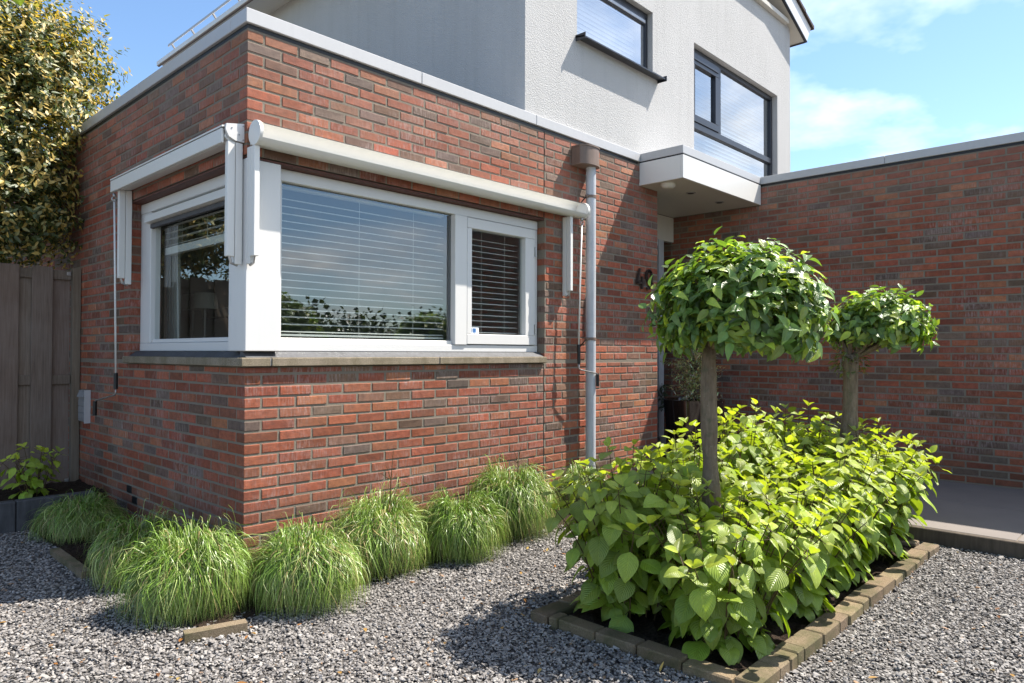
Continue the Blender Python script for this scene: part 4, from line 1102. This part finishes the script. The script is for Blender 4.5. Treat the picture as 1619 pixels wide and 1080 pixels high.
# ------------------------------------------------------------------ grass clumps
BGEO = None
def grass(cx, cy, rad, ztop, n, label, seed):
    r = np.random.default_rng(seed); h = ztop-GZ
    root_r = .11*rad/.3
    az = r.uniform(0, 2*np.pi, n); q = np.sqrt(r.uniform(0, 1, n))
    bx = cx+np.cos(az)*q*root_r; by = cy+np.sin(az)*q*root_r
    SEG = 8; w0 = r.uniform(.0019, .0040, n)
    az2 = az+r.normal(0, .75, n)
    u = np.sqrt(r.uniform(.0, 1.0, n)); reach = rad*(.22+.62*u)*(1+.13*np.sin(az2*2+seed*2.3)+.10*np.sin(az2*5+seed))*r.uniform(.85, 1.12, n)
    peak = h*(1.02-.34*u**2)*r.uniform(.80, 1.06, n)*(1+.11*np.sin(az2*2+seed*1.7))
    end = peak*np.clip(1.0-r.uniform(.25, 1.05, n)-.35*u, .0, .9)
    wild = r.random(n) < .15; peak = np.where(wild, peak*r.uniform(1.0, 1.30, n), peak); end = np.where(wild, peak*r.uniform(.4, .95, n), end); reach = np.where(wild, reach*1.08, reach)
    tm = r.uniform(.36, .52, n)
    ptsx, ptsy, ptsz = [], [], []
    for i in range(SEG+1):
        t = i/SEG; rr_ = reach*np.sin(np.pi/2*min(1, t*1.02))**1.15
        zt1 = peak*(1-((t-tm)/tm)**2); zt2 = peak-(peak-end)*(np.maximum(t-tm, 0)/(1-tm))**1.75
        wob = az2+.22*np.sin(t*4+az*9)
        ptsx.append(bx+np.cos(wob)*rr_); ptsy.append(by+np.sin(wob)*rr_); ptsz.append(GZ+.004+np.where(t < tm, zt1, zt2))
    X, Y, Z = (np.stack(p, 1) for p in (ptsx, ptsy, ptsz))
    # keep blades out of the brick walls
    X = np.where((Y > -.006) & (X > -.008) & (bx[:, None] < 0), -.010-.01*r.random(X.shape), X); Y = np.where((X > -.004) & (Y > -.008) & (by[:, None] < 0), -.010-.01*r.random(Y.shape), Y)
    tw = az2+np.pi/2+r.normal(0, .5, n)
    V = np.zeros((n, SEG+1, 2, 3)); prof = np.array([.8, 1, 1, 1, .95, .85, .7, .45, .06])
    for k, s in ((0, -1), (1, 1)):
        V[:, :, k, 0] = X+s*np.cos(tw)[:, None]*w0[:, None]*prof*.5; V[:, :, k, 1] = Y+s*np.sin(tw)[:, None]*w0[:, None]*prof*.5; V[:, :, k, 2] = Z+s*r.normal(0, .0007, n)[:, None]*prof
    V = V.reshape(-1, 3)
    base = (np.arange(n)*(SEG+1)*2)[:, None, None]+(np.arange(SEG)*2)[None, :, None]
    Fq = (base+np.array([0, 1, 3, 2])[None, None, :]).reshape(-1, 4)
    kc = r.uniform(.55, 1.45, n); pale = r.random(n)
    C0 = np.stack([.128*kc, .235*kc, .024*kc], 1); C1 = np.stack([.38*kc, .44*kc, .17*kc], 1); dead = np.stack([.34*kc, .26*kc, .12*kc], 1)
    mixf = np.where(pale > .76, .80, .05)[:, None]; C = C0*(1-mixf)+C1*mixf; C = np.where((pale < (.05+.05*(seed % 3)))[:, None], dead, C)
    Cv = np.repeat(C[:, None, :], SEG+1, 1); tt = np.linspace(0, 1, SEG+1)[None, :, None]
    Cv = Cv*(.85+.0*tt)+np.array([.10, .09, .05])*np.clip(tt-.55, 0, 1)
    Cv = np.repeat(Cv[:, :, None, :], 2, 2).reshape(-1, 3)
    f = Foliage(); f.v = [V]; f.f = [Fq]; f.uv = [np.zeros((len(V), 2))]; f.c = [np.concatenate([Cv, np.ones((len(V), 1))], 1)]; f.n = len(V)
    return f.build('grass_clump', 'grass_blade', None, (cx, cy, GZ), label=label, cat='grass clump', group='ornamental grass clumps along the brick walls')
CL = [(-.312, 1.68, .285, .085, 'shaded grass clump beside the dark edging blocks, farthest along the side wall'),
      (-.365, .46, .255, .15, 'shaded grass clump between the corner clump and the far side-wall clump'),
      (-.365, -.22, .30, .185, 'sunlit grass clump left of the house corner with a worn stone at its foot'),
      (.078, -.502, .30, .160, 'sunlit grass clump right below the house corner'),
      (.666, -.30, .345, .185, 'broad grass clump under the left half of the front window with a dry stalk'),
      (1.116, -.50, .265, .170, 'small round grass clump standing forward under the middle of the front window'),
      (1.72, -.348, .325, .245, 'tall grass clump under the hinged sash of the front window'),
      (2.70, -.20, .25, .12, 'pale grass clump at the foot of the rain pipe beside the hydrangeas')]
for i, (x, y, rd, zt_, lab) in enumerate(CL): grass(x, y, rd*.90, zt_-(.04 if i < 2 else .022), 4300, lab, 100+i)
for (x, y, zb_, pts, lab) in ((.74, -.30, GZ, [(0, 0, 0), (.0, 0, .3), (.01, 0, .48), (.025, 0, .65)], 'thin dry stalk rising from the broad grass clump'),
                              (1.80, -.32, GZ, [(0, 0, 0), (.01, 0, .35), (.02, 0, .46), (.05, 0, .58)], 'short forked dry stalk in the tall grass clump')):
    t = empty('dry_stalk', (x, y, zb_), lab, 'stalk', 'dry stalks in the grass')
    m = MB(); P = [Vector((x, y, zb_))+Vector(p) for p in pts]; m.tube(P, [.0042, .0036, .003, .0015], 6)
    m.build('stem', 'stalk', t)
    for k, (sx, sz) in enumerate(((-.07, .05), (.06, .04), (-.03, .09))):
        m = MB(); q = P[2]; m.tube([q, q+Vector((sx*.6, .0, sz*.5)), q+Vector((sx, 0.01, sz))], [.0028, .0022, .001], 5); m.build('twig', 'stalk', t)

# ------------------------------------------------------------------ evergreen beyond the gate
EG = [leaf_geo(.050*(.85+.1*k), .025, 4, ovate, .2+.1*(k % 2), .1*(k % 3), 0, 2, k) for k in range(5)]
EM = [leaf_mesh('gold_leaf', gk) for gk in EG]
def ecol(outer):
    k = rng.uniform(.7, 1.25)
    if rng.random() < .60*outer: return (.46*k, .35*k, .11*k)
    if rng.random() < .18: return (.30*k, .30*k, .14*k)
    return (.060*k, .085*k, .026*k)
def evergreen():
    base = (-.95, 4.0, GZ); root = empty('evergreen_tree', base, 'large evergreen with gold and green leaves towering above the wooden gate', 'tree')
    m = MB(); m.tube([base, (-.93, 4.0, 1.2), (-.95, 4.02, 2.6), (-.9, 4.0, 4.2)], [.11, .09, .07, .03], 12); m.build('trunk', 'bark', root, smooth=True)
    lobes = [((-.62, 3.35, 2.85), (.72, .80, .95)), ((-.95, 3.7, 3.6), (.95, .95, .85)), ((-1.35, 3.3, 2.7), (.8, .85, .9)), ((-.55, 3.25, 2.30), (.52, .62, .52)), ((-.55, 3.5, 3.55), (.68, .7, .60)),
             ((-1.9, 3.9, 3.0), (.9, 1.0, 1.1)), ((-1.6, 4.9, 3.0), (1.0, 1.1, 1.2)), ((-.9, 4.7, 3.2), (.8, .9, 1.1)), ((-.22, 3.3, 3.15), (.46, .55, .72)), ((-.30, 3.2, 2.45), (.42, .5, .6)), ((.0, 3.5, 3.55), (.42, .5, .5)), ((-.42, 2.95, 2.12), (.40, .35, .34)), ((-1.15, 3.1, 2.25), (.55, .6, .45)), ((-.28, 3.4, 3.5), (.34, .42, .45))]
    m = MB()
    for i, (c, R) in enumerate(lobes):
        m.tube([(-.94, 4.0, 1.7+.12*i), Vector((-.94, 4.0, 2.0+.12*i)).lerp(Vector(c), .6), c], [.035, .022, .010], 7)
    m.build('limbs', 'bark', root, kind='stuff')
    leaves = []; tw = MB()
    for li, (c, R) in enumerate(lobes):
        n = int(1500*(R[0]*R[1]+R[1]*R[2]+R[0]*R[2])/2)
        for i in range(n):
            u = rng.uniform(-1, 1); a = rng.uniform(0, 6.283); s = math.sqrt(1-u*u); d = Vector((s*math.cos(a), s*math.sin(a), u))
            lump = 1+.13*math.sin(a*5+u*6+li)+.09*math.sin(a*11-u*9)
            f = lump*(rng.uniform(.84, 1.08) if rng.random() < .72 else rng.uniform(.45, .85))
            if rng.random() < .03: f *= 1.14
            p = Vector(c)+Vector((d.x*R[0], d.y*R[1], d.z*R[2]))*f
            if p.x > -.03 and p.z < 2.95 and p.y < 6.1: continue
            pr = project(p)
            if not(-120 < pr[0] < 700 and pr[1] < 470): 
                if rng.random() < .75: continue
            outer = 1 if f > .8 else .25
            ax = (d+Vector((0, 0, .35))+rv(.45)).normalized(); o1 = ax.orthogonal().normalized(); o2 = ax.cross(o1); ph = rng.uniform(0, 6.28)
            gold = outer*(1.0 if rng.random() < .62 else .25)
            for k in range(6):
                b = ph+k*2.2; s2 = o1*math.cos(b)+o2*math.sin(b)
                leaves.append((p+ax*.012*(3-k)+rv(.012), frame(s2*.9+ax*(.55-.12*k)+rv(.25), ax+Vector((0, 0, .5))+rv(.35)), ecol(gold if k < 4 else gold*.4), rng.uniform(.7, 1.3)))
    inview = [i for i, l in enumerate(leaves) if 0 < project(l[0])[0] < 260 and 0 < project(l[0])[1] < 440]
    inview.sort(key=lambda i: (leaves[i][0]-CAM).length); near = set(inview[:300]); rest = Foliage()
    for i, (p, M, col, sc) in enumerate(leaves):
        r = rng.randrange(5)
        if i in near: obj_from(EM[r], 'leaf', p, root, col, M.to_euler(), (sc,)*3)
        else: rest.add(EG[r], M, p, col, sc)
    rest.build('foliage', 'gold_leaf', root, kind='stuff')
evergreen()

# ------------------------------------------------------------------ overhanging twig, top left
OT = empty('overhanging_twig', (-1.45, -1.46, 2.02), 'twig with bright yellow-green leaves hanging in at the top left', 'twig')
m = MB(); m.tube([(-1.45, -1.46, 2.02), (-1.39, -1.48, 1.99), (-1.34, -1.50, 1.985)], .002, 5); m.build('stem', 'stalk', OT)
for p, d in (((-1.375, -1.49, 1.985), (.1, .1, -1)), ((-1.35, -1.49, 1.985), (.3, -.1, -1)), ((-1.40, -1.48, 1.995), (-.3, .1, -.8))):
    obj_from(HM[2], 'leaf', p, OT, (.30, .40, .05), frame(d, (-.3, -.9, .2)).to_euler(), (.40,)*3)

# ------------------------------------------------------------------ pot and olive tree by the door
PC = (4.80, -.02)
PT = empty('planter_pot', (*PC, -.0755), 'tall dark glazed planter pot beside the entrance', 'pot')
m = MB(); m.lathe((*PC, -.0755), [(.215, 0), (.24, .02), (.305, .62), (.312, .655), (.300, .66), (.285, .655), (.27, .58), (.05, .575)], 40); m.build('pot', 'pot_glaze', PT, auto=True)
m = MB(); m.lathe((*PC, .49), [(.268, 0), (.2, .02), (.05, .03)], 24); m.build('potting_soil', 'soil', PT)
OV = empty('olive_tree', (*PC, .5), 'small silvery olive tree growing in the dark pot', 'tree')
m = MB(); c0 = Vector((*PC, .5))
m.tube([c0, c0+Vector((.01, .02, .25)), c0+Vector((-.02, 0, .55))], [.016, .013, .008], 8); m.build('trunk', 'bark', OV)
og = [leaf_geo(.048, .010, 3, ell, .2, .15, 0, 2, k) for k in range(3)]; fo = Foliage(); tw = MB(); om = [leaf_mesh('gold_leaf', gg) for gg in og]
for i in range(210):
    a = rng.uniform(0, 6.28); e = rng.uniform(-.2, 1.25); d = Vector((math.cos(a)*math.cos(e), math.sin(a)*math.cos(e), math.sin(e))); st = c0+Vector((0, 0, rng.uniform(.08, .5)))
    L = rng.uniform(.14, .34); q = st+d*L-Vector((0, 0, .04)); tw.tube([st, st.lerp(q, .5)+Vector((0, 0, .02)), q], [.003, .002, .001], 4)
    for k in range(13):
        t = .25+.75*k/12; p = st.lerp(q, t); d2 = d*.7+rv(.8)
        fo.add(og[rng.randrange(3)], frame(d2, Vector((0, 0, 1))+rv(.6)), p, tuple(x*rng.uniform(.7, 1.3) for x in ((.55, .54, .36) if rng.random() < .5 else (.34, .35, .18))), rng.uniform(.7, 1.2))
tw.build('twigs', 'bark', OV, kind='stuff'); fo.build('foliage', 'gold_leaf', OV, kind='stuff')
# small dark plant on the door frame
DP = empty('hanging_plant', (5.09, .53, .62), 'small dark green trailing plant against the grey door frame', 'plant')
fo = Foliage()
for i in range(90):
    p = Vector((5.10+rng.uniform(-.03, .07), .54+rng.uniform(-.03, .03), .52+rng.uniform(-.10, .18))); fo.add(EG[i % 5], frame(rv(1)+Vector((0, -.4, -.4)), Vector((0, -1, .4))+rv(.5)), p, (.03, .06, .025), rng.uniform(.6, 1.1))
m = MB(); m.tube([(5.11, .545, .72), (5.12, .545, .5), (5.10, .545, .40)], .003, 5); m.build('stem', 'stalk', DP); fo.build('foliage', 'glossy_leaf', DP, kind='stuff')

# ------------------------------------------------------------------ fallen leaves on the gravel
fo = Foliage()
for i in range(210):
    a = YAW+rng.uniform(-.85, .8); d = rng.uniform(2.2, 5.2); x, y = CAM.x+math.sin(a)*d, CAM.y+math.cos(a)*d
    if (x > BX0 and BY0 < y < BY1) or (y > -.5 and x > -.5) or x > PX0-.05 or y > 2: continue
    fo.add(EG[i % 5], frame((rng.uniform(-1, 1), rng.uniform(-1, 1), rng.uniform(-.1, .3)), (0, 0, 1)), (x, y, GZ+.012), rng.choice(((.30, .13, .035), (.34, .20, .06), (.16, .07, .03), (.42, .30, .10))), rng.uniform(.3, .75))
fo.build('leaf_litter', 'gold_leaf', None, (0, 0, GZ), kind='stuff')

# ------------------------------------------------------------------ trees across the street (seen mirrored in the panes)
fo = Foliage(); bg_ = leaf_geo(.30, .24, 2, ell, .2, .1, 0, 2, 0)
for i in range(24000):
    x = rng.uniform(-4, 46); y = -34+rng.uniform(-3, 3); hmax = 3.0+.5*math.sin(x*.61)+.5*math.sin(x*1.33+1)+1.7*max(0, 1-abs(x-19.5)/1.1)+1.6*max(0, 1-abs(x-29.6)/1.5)
    hmax *= rng.uniform(.75, 1.0)+.12*math.sin(x*5.1); z = GZ+rng.uniform(0, 1)**.7*max(1.2, hmax); k = rng.uniform(.6, 1.2)
    fo.add(bg_, frame(rv(1), rv(1)+Vector((0, .6, .6))), (x, y, z), (.055*k, .08*k, .028*k), rng.uniform(.7, 1.5))
fo.build('tree_line', 'gold_leaf', None, (0, -34, GZ), kind='stuff')
